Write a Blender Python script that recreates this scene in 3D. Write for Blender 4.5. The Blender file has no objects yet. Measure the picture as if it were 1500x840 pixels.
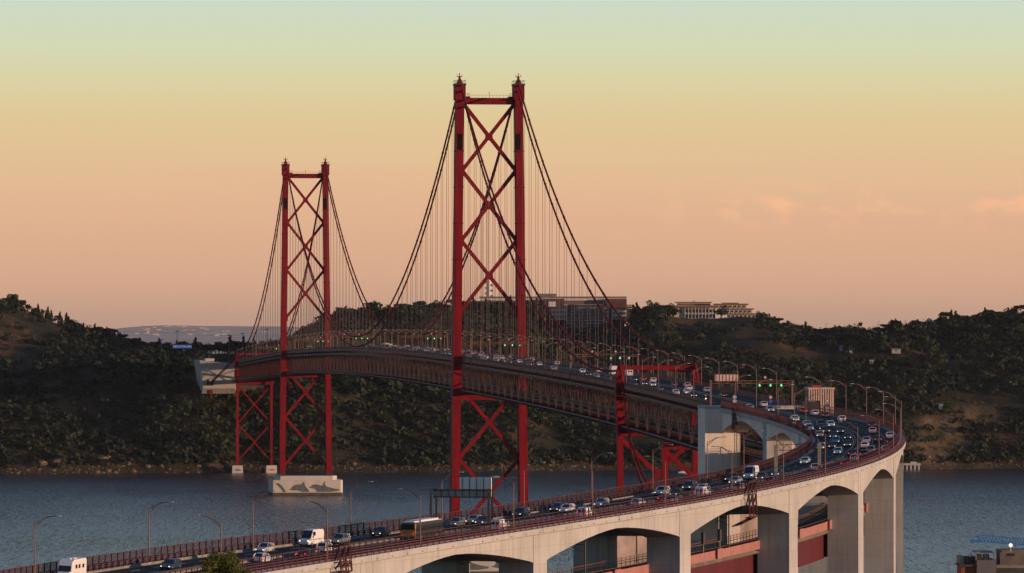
import bpy, math, random
import numpy as np
from mathutils import Matrix, Vector
R = math.radians
sc = bpy.context.scene
col = sc.collection
rng = random.Random(7)
nr = np.random.RandomState(5)
F = 7918.0; H = 94.3          # focal length in 1500-px units, camera height over the river
HAZE = 8e-6

# ------------------------------------------------------------------ camera, world, sun, exposure
cam = bpy.data.cameras.new('camera'); cam_o = bpy.data.objects.new('camera', cam); col.objects.link(cam_o)
cam.sensor_width = 36; cam.lens = 36 * F / 1500; cam.shift_y = 65 / 1500
cam.clip_start = 1; cam.clip_end = 60000
cam_o.location = (0, 0, H); cam_o.rotation_euler = (R(90), 0, 0)
sc.camera = cam_o
SUN_EL = R(3.2); SX, SY = 0.935, -0.355
sunl = bpy.data.lights.new('sun', 'SUN'); sunl.energy = 4.7; sunl.angle = R(0.6); sunl.color = (1.0, 0.605, 0.37)
sun_o = bpy.data.objects.new('sun', sunl); col.objects.link(sun_o)
sun_o.location = (300, 0, 300)
sun_o.rotation_euler = Vector((-SX * math.cos(SUN_EL), -SY * math.cos(SUN_EL), -math.sin(SUN_EL))).to_track_quat('-Z', 'Y').to_euler()
sc.view_settings.view_transform = 'Standard'; sc.view_settings.look = 'None'
sc.view_settings.exposure = 0.0; sc.view_settings.gamma = 1.0

def srgb(r, g, b):
    f = lambda c: (c / 255 / 12.92) if c <= 10 else ((c / 255 + .055) / 1.055) ** 2.4
    return (f(r), f(g), f(b), 1)

world = bpy.data.worlds.new('World'); sc.world = world; world.use_nodes = True
wn, wl = world.node_tree.nodes, world.node_tree.links
wn.clear()
def wnode(t, **k):
    n = wn.new(t)
    for a, v in k.items(): setattr(n, a, v)
    return n
def wmath(op, a, b=None, clamp=False):
    n = wnode('ShaderNodeMath', operation=op, use_clamp=clamp)
    for i, v in enumerate((a, b)):
        if v is None: continue
        if isinstance(v, (int, float)): n.inputs[i].default_value = v
        else: wl.new(v, n.inputs[i])
    return n.outputs[0]
tc = wnode('ShaderNodeTexCoord'); sx = wnode('ShaderNodeSeparateXYZ'); wl.new(tc.outputs['Generated'], sx.inputs[0])
zz = sx.outputs[2]
ramp = wnode('ShaderNodeValToRGB')          # first four degrees over the horizon, where the photograph looks
wl.new(wmath('MULTIPLY', zz, 1 / 0.0625, True), ramp.inputs[0])
stops = [(0.0, (197, 157, 135)), (0.17, (219, 172, 141)), (0.36, (227, 181, 146)), (0.50, (229, 193, 150)), (0.62, (226, 200, 152)),
         (0.73, (221, 210, 164)), (0.83, (214, 218, 180)), (1.0, (204, 219, 204))]
el = ramp.color_ramp.elements
while len(el) < len(stops): el.new(.5)
for e, (p, c) in zip(el, stops): e.position = p; e.color = srgb(*c)
rup = wnode('ShaderNodeValToRGB')           # the rest of the dome: greenish, then dusk blue
wl.new(zz, rup.inputs[0])
ups = [(0.0625, srgb(204, 219, 204)), (0.11, srgb(166, 188, 201)), (0.2, srgb(110, 139, 176)), (0.42, srgb(90, 116, 156)), (1.0, srgb(80, 104, 144))]
el = rup.color_ramp.elements
while len(el) < len(ups): el.new(.5)
for e, (p, c) in zip(el, ups): e.position = p; e.color = c
def wmix(f, a, b):
    n = wnode('ShaderNodeMix', data_type='RGBA')
    for i, v in ((0, f), (6, a), (7, b)):
        if isinstance(v, (int, float)): n.inputs[i].default_value = v
        elif isinstance(v, tuple): n.inputs[i].default_value = v
        else: wl.new(v, n.inputs[i])
    return n.outputs[2]
base = wmix(wmath('GREATER_THAN', zz, 0.0625), ramp.outputs[0], rup.outputs[0])
# thin pink cloud puffs low in the sky
mp = wnode('ShaderNodeMapping'); wl.new(tc.outputs['Generated'], mp.inputs[0]); mp.inputs['Scale'].default_value = (95, 95, 190)
nz = wnode('ShaderNodeTexNoise'); nz.inputs['Scale'].default_value = 1.6; nz.inputs['Detail'].default_value = 6; wl.new(mp.outputs[0], nz.inputs['Vector'])
mr = wnode('ShaderNodeMapRange'); mr.inputs[1].default_value = .50; mr.inputs[2].default_value = .68; wl.new(nz.outputs[0], mr.inputs[0])
band = wmath('SUBTRACT', 1, wmath('MULTIPLY', wmath('ABSOLUTE', wmath('SUBTRACT', zz, 0.0232)), 190), True)
azm = wnode('ShaderNodeMapRange'); azm.inputs[1].default_value = .022; azm.inputs[2].default_value = .048; azm.inputs[3].default_value = .10; wl.new(sx.outputs[0], azm.inputs[0])
cl = wmath('MULTIPLY', wmath('MULTIPLY', wmath('MULTIPLY', mr.outputs[0], band), 0.85, True), azm.outputs[0])
mp2 = wnode('ShaderNodeMapping'); wl.new(tc.outputs['Generated'], mp2.inputs[0]); mp2.inputs['Scale'].default_value = (9, 9, 160)
nz2 = wnode('ShaderNodeTexNoise'); nz2.inputs['Scale'].default_value = 1.3; nz2.inputs['Detail'].default_value = 5; wl.new(mp2.outputs[0], nz2.inputs['Vector'])
mr2 = wnode('ShaderNodeMapRange'); mr2.inputs[1].default_value = .48; mr2.inputs[2].default_value = .75; wl.new(nz2.outputs[0], mr2.inputs[0])
band2 = wmath('SUBTRACT', 1, wmath('MULTIPLY', wmath('ABSOLUTE', wmath('SUBTRACT', zz, 0.021)), 62), True)
base = wmix(wmath('MULTIPLY', wmath('MULTIPLY', mr2.outputs[0], band2), .32), base, srgb(224, 168, 144))
base = wmix(cl, base, srgb(250, 190, 148))
sky = wnode('ShaderNodeTexSky'); sky.sky_type = 'NISHITA'; sky.sun_disc = False
sky.sun_elevation = SUN_EL; sky.sun_rotation = math.atan2(SX, SY); sky.air_density = 1.2; sky.dust_density = 1.5
sc10 = wnode('ShaderNodeVectorMath', operation='SCALE'); wl.new(base, sc10.inputs[0]); sc10.inputs['Scale'].default_value = 10
mrn = wnode('ShaderNodeMapRange'); mrn.inputs[1].default_value = .08; mrn.inputs[2].default_value = .5; mrn.inputs[4].default_value = .22; wl.new(zz, mrn.inputs[0])
full = wmix(mrn.outputs[0], sc10.outputs[0], sky.outputs[0])
bg = wnode('ShaderNodeBackground'); bg.inputs[1].default_value = 0.1; wl.new(full, bg.inputs[0])
wo = wnode('ShaderNodeOutputWorld'); wl.new(bg.outputs[0], wo.inputs[0])

# ------------------------------------------------------------------ materials
MATS = {}
def mat(name, c, rough=.7, metal=0., var=.25, scale=1.0, stretch=(1, 1, 1), bump=0., emit=None, spec=.5, c2=None, world_xy=True, detail=5):
    if name in MATS: return MATS[name]
    m = bpy.data.materials.new(name); m.use_nodes = True
    n, l = m.node_tree.nodes, m.node_tree.links
    b = n['Principled BSDF']; b.inputs['Roughness'].default_value = rough; b.inputs['Metallic'].default_value = metal
    b.inputs['Specular IOR Level'].default_value = spec
    c = tuple(c[:3])
    if var > 0 or c2:
        t = n.new('ShaderNodeTexCoord'); mp_ = n.new('ShaderNodeMapping'); mp_.inputs['Scale'].default_value = stretch
        l.new(t.outputs['Object'], mp_.inputs[0])
        z = n.new('ShaderNodeTexNoise'); z.inputs['Scale'].default_value = scale; z.inputs['Detail'].default_value = detail; z.inputs['Roughness'].default_value = .6
        l.new(mp_.outputs[0], z.inputs['Vector'])
        r = n.new('ShaderNodeValToRGB'); l.new(z.outputs[0], r.inputs[0])
        lo = tuple(x * (1 - var) for x in c) if not c2 else c
        hi = tuple(min(1, x * (1 + var)) for x in c) if not c2 else tuple(c2[:3])
        r.color_ramp.elements[0].position = .32; r.color_ramp.elements[0].color = lo + (1,)
        r.color_ramp.elements[1].position = .68; r.color_ramp.elements[1].color = hi + (1,)
        l.new(r.outputs[0], b.inputs['Base Color'])
        if bump:
            bp = n.new('ShaderNodeBump'); bp.inputs['Strength'].default_value = bump; bp.inputs['Distance'].default_value = .3
            l.new(z.outputs[0], bp.inputs['Height']); l.new(bp.outputs[0], b.inputs['Normal'])
    else:
        b.inputs['Base Color'].default_value = c + (1,)
    if emit:
        b.inputs['Emission Color'].default_value = tuple(emit[0]) + (1,); b.inputs['Emission Strength'].default_value = emit[1]
    MATS[name] = m
    return m
RED = mat('red bridge paint', (.185, .0045, .013), .65, var=.30, scale=.5, stretch=(1, 1, .12), spec=.15)
RED2 = mat('darker red splice paint', (.13, .006, .010), .7, var=.3, scale=.5, spec=.1)
TRUSS = mat('shade darkened truss paint', (.055, .013, .013), .6, var=.3, scale=.4, spec=.3)  # red truss paint darkened, shade inside the truss put into the colour
GREYSTEEL = mat('grey steel', (.30, .245, .225), .8, var=.15, scale=.8, spec=.1)
WIRE = mat('mesh wire', (.10, .032, .033), .6, var=.1, scale=1)
TRUSSR = mat('sound red truss paint', (.20, .028, .02), .6, var=.3, scale=.4, spec=.2)
FENCE = mat('red brown fence paint', (.075, .016, .018), .6, var=.2, scale=.6)
RAILP = mat('sunlit red railing paint', (.13, .036, .04), .6, var=.2, scale=.6)  # lighter copy of the fence paint, sun on the outer railing coloured in
CABLE = mat('cable paint', (.15, .014, .017), .8, var=.15, scale=.3, spec=.08)
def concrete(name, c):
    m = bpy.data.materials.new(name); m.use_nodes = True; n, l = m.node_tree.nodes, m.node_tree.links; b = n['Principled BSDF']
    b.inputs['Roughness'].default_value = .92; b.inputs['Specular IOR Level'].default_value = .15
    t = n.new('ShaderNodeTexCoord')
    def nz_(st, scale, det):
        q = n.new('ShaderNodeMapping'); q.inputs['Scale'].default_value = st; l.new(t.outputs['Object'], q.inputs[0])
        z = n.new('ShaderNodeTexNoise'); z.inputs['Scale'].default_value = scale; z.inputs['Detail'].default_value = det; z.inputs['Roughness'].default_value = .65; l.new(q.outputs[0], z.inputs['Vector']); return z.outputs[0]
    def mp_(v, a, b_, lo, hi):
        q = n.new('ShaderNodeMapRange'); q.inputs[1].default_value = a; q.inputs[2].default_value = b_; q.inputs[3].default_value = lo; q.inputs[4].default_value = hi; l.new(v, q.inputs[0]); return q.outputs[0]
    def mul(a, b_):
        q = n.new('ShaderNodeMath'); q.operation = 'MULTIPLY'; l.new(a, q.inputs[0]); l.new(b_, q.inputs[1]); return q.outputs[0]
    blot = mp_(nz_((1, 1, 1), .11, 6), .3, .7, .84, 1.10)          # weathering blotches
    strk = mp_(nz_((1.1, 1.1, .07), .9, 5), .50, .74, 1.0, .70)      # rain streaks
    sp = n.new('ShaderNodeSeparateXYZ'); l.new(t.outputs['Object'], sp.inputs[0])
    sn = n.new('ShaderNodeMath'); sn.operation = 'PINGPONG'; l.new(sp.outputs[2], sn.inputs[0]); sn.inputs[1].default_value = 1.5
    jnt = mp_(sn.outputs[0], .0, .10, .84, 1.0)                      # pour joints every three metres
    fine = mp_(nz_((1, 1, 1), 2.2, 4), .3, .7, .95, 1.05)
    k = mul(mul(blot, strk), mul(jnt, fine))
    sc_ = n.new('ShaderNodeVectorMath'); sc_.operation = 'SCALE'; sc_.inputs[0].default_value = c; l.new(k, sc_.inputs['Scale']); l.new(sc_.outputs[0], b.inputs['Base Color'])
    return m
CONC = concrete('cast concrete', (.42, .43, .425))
CONCP = mat('pale concrete', (.50, .47, .43), .9, var=.12, scale=.12, stretch=(1, 1, .4), spec=.2)
CONCD = mat('tide stained concrete', (.07, .06, .045), .9, var=.4, scale=.5)
ASPH = mat('asphalt', (.042, .042, .043), .9, var=.30, scale=.12, stretch=(1, 1, 1), spec=.12)
PAINTW = mat('road marking paint', (.6, .6, .57), .8, var=.2, scale=1.5)
KERB = mat('kerb concrete', (.22, .20, .175), .9, var=.25, scale=.5)
LAMPP = mat('lamp post metal', (.20, .13, .115), .6, var=.15, scale=.7, spec=.2)
LUM = mat('lamp housing', (.38, .36, .35), .4, var=.1, scale=2)
SALM = mat('salmon panel paint', (.35, .16, .148), .65, var=.12, scale=.5)
GIRD = mat('railway girder paint', (.085, .006, .011), .6, var=.18, scale=.25, stretch=(1, 1, .3))
BRONZE = mat('bronze railing paint', (.18, .075, .035), .6, var=.25, scale=.6)
DARKST = mat('dark steel', (.03, .025, .024), .6, var=.2, scale=1)
SIGNB = mat('sign back sheet', (.75, .76, .73), .5, var=.1, scale=.5)
GREEN = mat('green lane signal', (.1, .8, .3), .4, var=0, emit=((.15, 1, .35), 1.2))
SIGW = mat('sign face white', (.5, .48, .46), .5, var=.06, scale=2)
SIGR = mat('sign face red', (.32, .03, .03), .5, var=.05, scale=2)
SIGBL = mat('sign face blue', (.03, .09, .35), .5, var=.05, scale=2)
GLASS = mat('dark vehicle glass', (.015, .018, .022), .12, var=0, spec=.6)
TYRE = mat('tyre rubber', (.02, .02, .02), .8, var=.1, scale=4)
RIM = mat('alloy rim', (.4, .4, .42), .35, metal=.6, var=.1, scale=5)
HEAD = mat('headlight lamp', (.9, .85, .7), .3, var=0, emit=((1, .80, .55), 1.7))
TAIL = mat('tail lamp', (.6, .02, .02), .3, var=0, emit=((1, .04, .05), .9))
PLATE = mat('licence plate', (.7, .7, .68), .5, var=.05, scale=4)
PAINT = {k: mat(k + ' car paint', c, .32, var=.04, scale=3, spec=.6) for k, c in dict(
    white=(.72, .73, .74), silver=(.42, .44, .47), grey=(.17, .18, .20), dark=(.035, .038, .045), black=(.015, .016, .018),
    blue=(.09, .20, .42), navy=(.025, .045, .09), red=(.30, .02, .02), green=(.03, .30, .20), yellow=(.42, .18, .02), beige=(.48, .43, .36)).items()}

# ------------------------------------------------------------------ mesh builder and object helpers
class MB:
    def __init__(s): s.v = []; s.f = []; s.m = []
    def add(s, vs, fs, m=0):
        o = len(s.v); s.v += [tuple(v) for v in vs]; s.f += [tuple(i + o for i in f) for f in fs]; s.m += [m] * len(fs)
        return s
    def hexa(s, p, m=0):   # 8 points: bottom ring, top ring
        return s.add(p, [(3, 2, 1, 0), (4, 5, 6, 7), (0, 1, 5, 4), (1, 2, 6, 5), (2, 3, 7, 6), (3, 0, 4, 7)], m)
    def box(s, c, d, m=0, M=None):
        x, y, z = c; a, b, e = d[0] / 2, d[1] / 2, d[2] / 2
        p = [Vector((x + i * a, y + j * b, z + k * e)) for k in (-1, 1) for i, j in ((-1, -1), (1, -1), (1, 1), (-1, 1))]
        if M is not None: p = [M @ q for q in p]
        return s.hexa(p, m)
    def bar(s, p, q, w, h=None, m=0, up=(0, 0, 1)):
        p, q = Vector(p), Vector(q); h = h or w; d = (q - p)
        if d.length < 1e-6: return s
        d.normalize(); u = Vector(up)
        if abs(d.dot(u)) > .97: u = Vector((1, 0, 0)) if abs(d.x) < .9 else Vector((0, 1, 0))
        a = d.cross(u).normalized(); b = a.cross(d).normalized()
        r = [a * (i * w / 2) + b * (j * h / 2) for i, j in ((-1, -1), (1, -1), (1, 1), (-1, 1))]
        return s.hexa([p + x for x in r] + [q + x for x in r], m)
    def tube(s, pts, r, n=6, m=0, cap=True):
        pts = [Vector(p) for p in pts]; k = len(pts)
        rr = r if isinstance(r, (list, tuple)) else [r] * k
        vs = []; fs = []
        for i, p in enumerate(pts):
            d = (pts[min(i + 1, k - 1)] - pts[max(i - 1, 0)]).normalized()
            u = Vector((0, 0, 1)) if abs(d.z) < .95 else Vector((1, 0, 0))
            a = d.cross(u).normalized(); b = a.cross(d)
            vs += [p + (a * math.cos(t) + b * math.sin(t)) * rr[i] for t in [2 * math.pi * j / n for j in range(n)]]
        for i in range(k - 1):
            for j in range(n):
                fs.append((i * n + j, i * n + (j + 1) % n, (i + 1) * n + (j + 1) % n, (i + 1) * n + j))
        if cap: fs += [tuple(range(n - 1, -1, -1)), tuple(range((k - 1) * n, k * n))]
        return s.add(vs, fs, m)
    def prism(s, poly, h, m=0, M=None):   # polygon (x, y) extruded along z by h
        n = len(poly); vs = [Vector((x, y, 0)) for x, y in poly] + [Vector((x, y, h)) for x, y in poly]
        if M is not None: vs = [M @ v for v in vs]
        return s.add(vs, [tuple(range(n - 1, -1, -1)), tuple(range(n, 2 * n))] + [(i, (i + 1) % n, n + (i + 1) % n, n + i) for i in range(n)], m)
    def loft(s, rings, m=0, cap=True, closed=True):
        n = len(rings[0]); vs = [p for r in rings for p in r]; fs = []
        for i in range(len(rings) - 1):
            for j in range(n if closed else n - 1):
                fs.append((i * n + j, i * n + (j + 1) % n, (i + 1) * n + (j + 1) % n, (i + 1) * n + j))
        if cap: fs += [tuple(range(n - 1, -1, -1)), tuple(range((len(rings) - 1) * n, len(rings) * n))]
        return s.add(vs, fs, m)
    def mesh(s, name, mats, org=(0, 0, 0)):
        me = bpy.data.meshes.new(name); o = Vector(org)
        me.from_pydata([tuple(Vector(v) - o) for v in s.v] if o.length else s.v, [], s.f)
        for x in (mats if isinstance(mats, (list, tuple)) else [mats]): me.materials.append(x)
        if any(s.m): me.polygons.foreach_set('material_index', s.m)
        me.update()
        return me
    def build(s, name, mats, parent=None, org=None):
        if org is None:
            org = (0, 0, 0)
            p = parent
            while p is not None: org = Vector(org) + p.location; p = p.parent
        return link(name, s.mesh(name, mats, org), parent, None if parent else org)
def link(name, me, parent=None, loc=None, M=None):
    o = bpy.data.objects.new(name, me); col.objects.link(o)
    if parent: o.parent = parent
    if loc is not None: o.location = loc
    if M is not None: o.matrix_local = M
    return o
def tag(o, label, cat, group=None):
    o['label'] = label; o['category'] = cat
    if group: o['group'] = group
    return o
def thing(name, loc, label, cat, group=None, M=None):
    o = bpy.data.objects.new(name, None); col.objects.link(o); o.empty_display_size = .1
    if M is not None: o.matrix_world = M
    else: o.location = loc
    return tag(o, label, cat, group)
def copy_tree(o, parent=None):
    c = o.copy(); col.objects.link(c)
    if parent: c.parent = parent
    for ch in list(o.children): copy_tree(ch, c)
    return c
def structure(o): o['kind'] = 'structure'; return o
def stuff(o): o['kind'] = 'stuff'; return o

# ------------------------------------------------------------------ the road: suspended axis (s<0) and curving viaduct (s>0)
KS = np.array([-.317, .095, 1.626, 1.747, 1.115, 1.724, 1.43, .271, .525, -.013, -1.315, -1.47, -1.302]) / 1000
_s = np.arange(380) * 2.0
_k = np.interp(_s, np.arange(0, 760, 60.), KS)
_a = .1085 - np.concatenate([[0], np.cumsum(_k[:-1] * 2)])
_x = 218.7 - .1085 * 1415 - .14 + np.concatenate([[0], np.cumsum(np.sin(_a[:-1]) * 2)])
_y = 1415 - np.concatenate([[0], np.cumsum(np.cos(_a[:-1]) * 2)])
_u = _s / 700
_z = 73.8 + .084 - 12.05 * _u - 17.99 * _u ** 2 + 14.17 * _u ** 3
_b = 3.241 * np.convolve(np.pad(_k, 15, 'edge'), np.ones(31) / 31, 'valid') * 10
ZB = np.array([(1415, 73.884), (1455, 75), (1550, 77), (1666, 79), (1813, 80.9), (1950, 82.3), (2088, 83.5), (2240, 84.7), (2391, 85.4), (2540, 85.65), (2688, 85.3),
      (2870, 84.3), (3057, 82.7), (3181, 81.1), (3400, 77.4), (3629, 73), (3750, 71.2), (4200, 71)])
A0 = .10806
def dY(Yd): return (1415 - Yd) / math.cos(A0)            # depth along the view -> s
def axbox0(Y0, Y1, o0, o1, z0, z1): return [ax(Y0, o0, z0), ax(Y0, o1, z0), ax(Y1, o1, z0), ax(Y1, o0, z0), ax(Y0, o0, z1), ax(Y0, o1, z1), ax(Y1, o1, z1), ax(Y1, o0, z1)]
def road(s, off=0., dz=0.):
    if s < 0:
        a = A0; x = _x[0] + s * math.sin(A0); y = _y[0] - s * math.cos(A0); z = float(np.interp(y, ZB[:, 0], ZB[:, 1])); b = 0
    else:
        x, y, z, a, b = (float(np.interp(s, _s, q)) for q in (_x, _y, _z, _a, _b))
    return Vector((x + off * math.cos(a), y + off * math.sin(a), z + dz + (off * b if s >= 0 else 0)))
def heading(s): return A0 if s < 0 else float(np.interp(s, _s, _a))
def frame(s, off=0., dz=0., flip=False):
    """local +X along the drive towards the camera (or away when flip), +Y to its left"""
    p = road(s, off, dz); t = (road(s + 1, off, dz) - road(s - 1, off, dz)).normalized()
    lat = (road(s, off + 1) - road(s, off - 1)).normalized()      # image right / outer side
    if flip: t = -t; lat = -lat
    up = lat.cross(t); up = up if up.z > 0 else -up
    yv = up.cross(t).normalized()
    return Matrix(((t.x, yv.x, up.x, p.x), (t.y, yv.y, up.y, p.y), (t.z, yv.z, up.z, p.z), (0, 0, 0, 1)))
def sweep(mb, s0, s1, prof, step=4., m=0):
    """sweep a closed profile [(off, dz), ...] along the road"""
    n = max(1, int(abs(s1 - s0) / step + .5))
    return mb.loft([[road(s0 + (s1 - s0) * i / n, o, d) for o, d in prof] for i in range(n + 1)], m)
def rect(o0, o1, z0, z1): return [(o0, z0), (o1, z0), (o1, z1), (o0, z1)]
UA = Vector((-math.sin(A0), math.cos(A0), 0)); VA = Vector((math.cos(A0), math.sin(A0), 0))
def ax(Yd, off=0., z=0.):                                  # a point beside the bridge axis at depth Yd
    p = road(dY(Yd), off); p.z = z; return p

# ------------------------------------------------------------------ water, far shore terrain, distant land, near bank
def vnoise(x, y, seed=0):
    x = np.asarray(x, float); y = np.asarray(y, float); xi = np.floor(x).astype(int); yi = np.floor(y).astype(int); fx = x - xi; fy = y - yi
    h = lambda a, b: ((np.sin(a * 127.1 + b * 311.7 + seed * 17.3) * 43758.5453) % 1.0)
    fx = fx * fx * (3 - 2 * fx); fy = fy * fy * (3 - 2 * fy)
    return (h(xi, yi) * (1 - fx) + h(xi + 1, yi) * fx) * (1 - fy) + (h(xi, yi + 1) * (1 - fx) + h(xi + 1, yi + 1) * fx) * fy
def fbm(x, y, o=4, seed=0): return sum(vnoise(x * 2 ** i, y * 2 ** i, seed + i) * .5 ** (i + 1) for i in range(o)) / (1 - .5 ** o)
RX = [(-900, 470), (-300, 455), (0, 452), (25, 453), (50, 466), (100, 482), (150, 498), (200, 514), (225, 521), (250, 522), (345, 521), (400, 519), (440, 508), (480, 486),
      (500, 476), (560, 469), (640, 461), (700, 464), (780, 468), (803, 482), (900, 487), (932, 476), (955, 463), (985, 468), (1108, 469), (1122, 474), (1145, 482), (1180, 494), (1260, 497), (1300, 492),
      (1360, 487), (1400, 480), (1450, 477), (1500, 470), (1650, 466), (2400, 480)]
RXa = np.array(RX, float)
CL = [(1372, 648, 46, 34), (1420, 612, 34, 20)]                        # the bare cliff by the water, (x, y, half width, half height) in the photograph
OPEN = [(25, 500, 62, 42, .9), (75, 480, 28, 16, .7), (1045, 485, 95, 16, .85), (1010, 508, 55, 12, .8), (1215, 520, 55, 12, .8), (1290, 492, 26, 7, .95), (1430, 590, 75, 16, .75),
        (1375, 645, 50, 38, .93), (1420, 610, 36, 20, .9), (1450, 560, 40, 12, .5), (1330, 530, 30, 10, .4), (300, 562, 28, 12, .6), (850, 500, 60, 9, .5), (1140, 530, 40, 10, .5)]
def shoreY(X): return 3556 + (X + 337) * .22 + 22 * np.exp(-((X + 178) / 34.) ** 2) + 10 * np.sin(X / 61.) + 6 * np.sin(X / 23.)
def ground(X, Y):
    X = np.asarray(X, float); Y = np.asarray(Y, float)
    yr = 4080.; xr = 750 + F * X / yr
    Rz = H + (485 - np.interp(xr, RXa[:, 0], RXa[:, 1])) * yr / F
    Ys = shoreY(X); t = np.clip((Y - Ys) / (yr - Ys), -1, 1)
    pw = 2.1 + .5 * np.sin(X / 140.) + 4.2 * np.exp(-((X + 205) / 85.) ** 2)
    g = 1 - (1 - np.clip(t, 0, 1)) ** pw
    z = Rz * g
    bumps = (fbm(X / 90., Y / 70., 4, 3) - .5) * 34 * np.clip(t * 4, 0, 1) * np.clip((1.0 - t) * 3.0, 0, 1)
    z = z + bumps + (fbm(X / 18., Y / 18., 3, 9) - .5) * 4 * np.clip(t * 5, 0, 1)
    u = np.clip((Y - yr) / 900., 0, 1)
    z = np.where(Y > yr, Rz * (1 - u) + 62 * u + (fbm(X / 60., Y / 60., 3, 4) - .5) * 3, z)
    z = np.where(t < 0, np.maximum(-6, t * 90), z + 1.2 * np.clip(t * 60, 0, 1))
    ex = X - (_x[0] + (1415 - Y) * math.tan(A0))          # cut for the roadway behind the far abutment
    cap = np.where(Y < 3705, 56, 68) + np.clip(np.abs(ex) - 16, 0, 90) * .8
    return np.where((Y > 3600) & (Y < 4050), np.minimum(z, cap), z)
def imgxy(X, Y, Z): return 750 + F * X / Y, 485 + F * (H - Z) / Y
def openness(px, py):
    o = np.zeros_like(px)
    for cx, cy, rx, ry, k in OPEN: o = np.maximum(o, k * np.clip(1.5 - ((px - cx) / rx) ** 2 - ((py - cy) / ry) ** 2, 0, 1))
    return o
def grid_mesh(name, xs, ys, zf, m, attr=None):
    XX, YY = np.meshgrid(xs, ys); ZZ = zf(XX, YY); nx, ny = len(xs), len(ys)
    v = np.stack([XX, YY, ZZ], -1).reshape(-1, 3)
    i = np.arange(nx * ny).reshape(ny, nx)
    q = np.stack([i[:-1, :-1], i[:-1, 1:], i[1:, 1:], i[1:, :-1]], -1).reshape(-1, 4)
    me = bpy.data.meshes.new(name); me.vertices.add(len(v)); me.vertices.foreach_set('co', v.ravel())
    me.loops.add(q.size); me.loops.foreach_set('vertex_index', q.ravel().astype(np.int32))
    me.polygons.add(len(q)); me.polygons.foreach_set('loop_start', np.arange(0, q.size, 4, dtype=np.int32))
    me.polygons.foreach_set('use_smooth', np.ones(len(q), bool))
    if attr is not None:
        c = attr(XX, YY, ZZ).reshape(-1, 1); ca = me.color_attributes.new('zone', 'FLOAT_COLOR', 'POINT')
        ca.data.foreach_set('color', np.concatenate([c, c, c, np.ones_like(c)], 1).ravel().astype(np.float32))
    me.update(calc_edges=True); me.materials.append(m)
    return link(name, me)

def water_material():
    m = bpy.data.materials.new('river water'); m.use_nodes = True; n, l = m.node_tree.nodes, m.node_tree.links
    b = n['Principled BSDF']; b.inputs['Base Color'].default_value = (.010, .026, .046, 1); b.inputs['Roughness'].default_value = .10; b.inputs['IOR'].default_value = 1.33
    t = n.new('ShaderNodeTexCoord')
    def noise(scale, sx_, det, rot):
        mp_ = n.new('ShaderNodeMapping'); mp_.inputs['Scale'].default_value = (sx_, 1, 1); mp_.inputs['Rotation'].default_value = (0, 0, rot); l.new(t.outputs['Object'], mp_.inputs[0])
        z = n.new('ShaderNodeTexNoise'); z.inputs['Scale'].default_value = scale; z.inputs['Detail'].default_value = det; z.inputs['Roughness'].default_value = .55; l.new(mp_.outputs[0], z.inputs['Vector'])
        return z.outputs[0]
    bps = None
    for (s_, x_, d_, r_, dist) in ((.006, 2.2, 3, .12, 2.0), (.022, 16.0, 3, -.03, 4.6), (.050, 11.0, 2, .02, 4.0)):
        bp = n.new('ShaderNodeBump'); bp.inputs['Strength'].default_value = 1.0; bp.inputs['Distance'].default_value = dist
        l.new(noise(s_, x_, d_, r_), bp.inputs['Height'])
        if bps: l.new(bps, bp.inputs['Normal'])
        bps = bp.outputs[0]
    l.new(bps, b.inputs['Normal'])
    rr_ = n.new('ShaderNodeMapRange'); rr_.inputs[1].default_value = .38; rr_.inputs[2].default_value = .66; rr_.inputs[3].default_value = .15; rr_.inputs[4].default_value = .22; l.new(noise(.0035, 2.5, 4, .1), rr_.inputs[0]); l.new(rr_.outputs[0], b.inputs['Roughness'])   # wind patches
    return m
w = MB(); w.add([(-5200, 300, 0), (5200, 300, 0), (5200, 4300, 0), (-5200, 4300, 0)], [(0, 1, 2, 3)])
structure(w.build('river_water', water_material()))

def terrain_material():
    m = bpy.data.materials.new('scrubby hillside soil'); m.use_nodes = True; n, l = m.node_tree.nodes, m.node_tree.links
    b = n['Principled BSDF']; b.inputs['Roughness'].default_value = .95; b.inputs['Specular IOR Level'].default_value = .1
    t = n.new('ShaderNodeTexCoord')
    def noise(scale, det, st=(1, 1, 1)):
        mp_ = n.new('ShaderNodeMapping'); mp_.inputs['Scale'].default_value = st; l.new(t.outputs['Object'], mp_.inputs[0])
        z = n.new('ShaderNodeTexNoise'); z.inputs['Scale'].default_value = scale; z.inputs['Detail'].default_value = det; z.inputs['Roughness'].default_value = .65; l.new(mp_.outputs[0], z.inputs['Vector']); return z.outputs[0]
    r = n.new('ShaderNodeValToRGB'); l.new(noise(.03, 8), r.inputs[0]); e = r.color_ramp.elements
    e[0].position = .35; e[0].color = (.020, .026, .015, 1); e[1].position = .62; e[1].color = (.088, .055, .034, 1)
    x = e.new(.5); x.color = (.038, .036, .022, 1)
    r2 = n.new('ShaderNodeValToRGB'); l.new(noise(.075, 8, (1, .5, .22)), r2.inputs[0]); e = r2.color_ramp.elements
    e[0].position = .36; e[0].color = (.035, .033, .022, 1); e[1].position = .68; e[1].color = (.21, .145, .078, 1)
    a = n.new('ShaderNodeVertexColor'); a.layer_name = 'zone'
    mx = n.new('ShaderNodeMix'); mx.data_type = 'RGBA'; l.new(a.outputs[0], mx.inputs[0]); l.new(r.outputs[0], mx.inputs[6]); l.new(r2.outputs[0], mx.inputs[7])
    l.new(mx.outputs[2], b.inputs['Base Color'])
    bp = n.new('ShaderNodeBump'); bp.inputs['Strength'].default_value = .6; bp.inputs['Distance'].default_value = 2; l.new(noise(.2, 6), bp.inputs['Height']); l.new(bp.outputs[0], b.inputs['Normal'])
    return m
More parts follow.
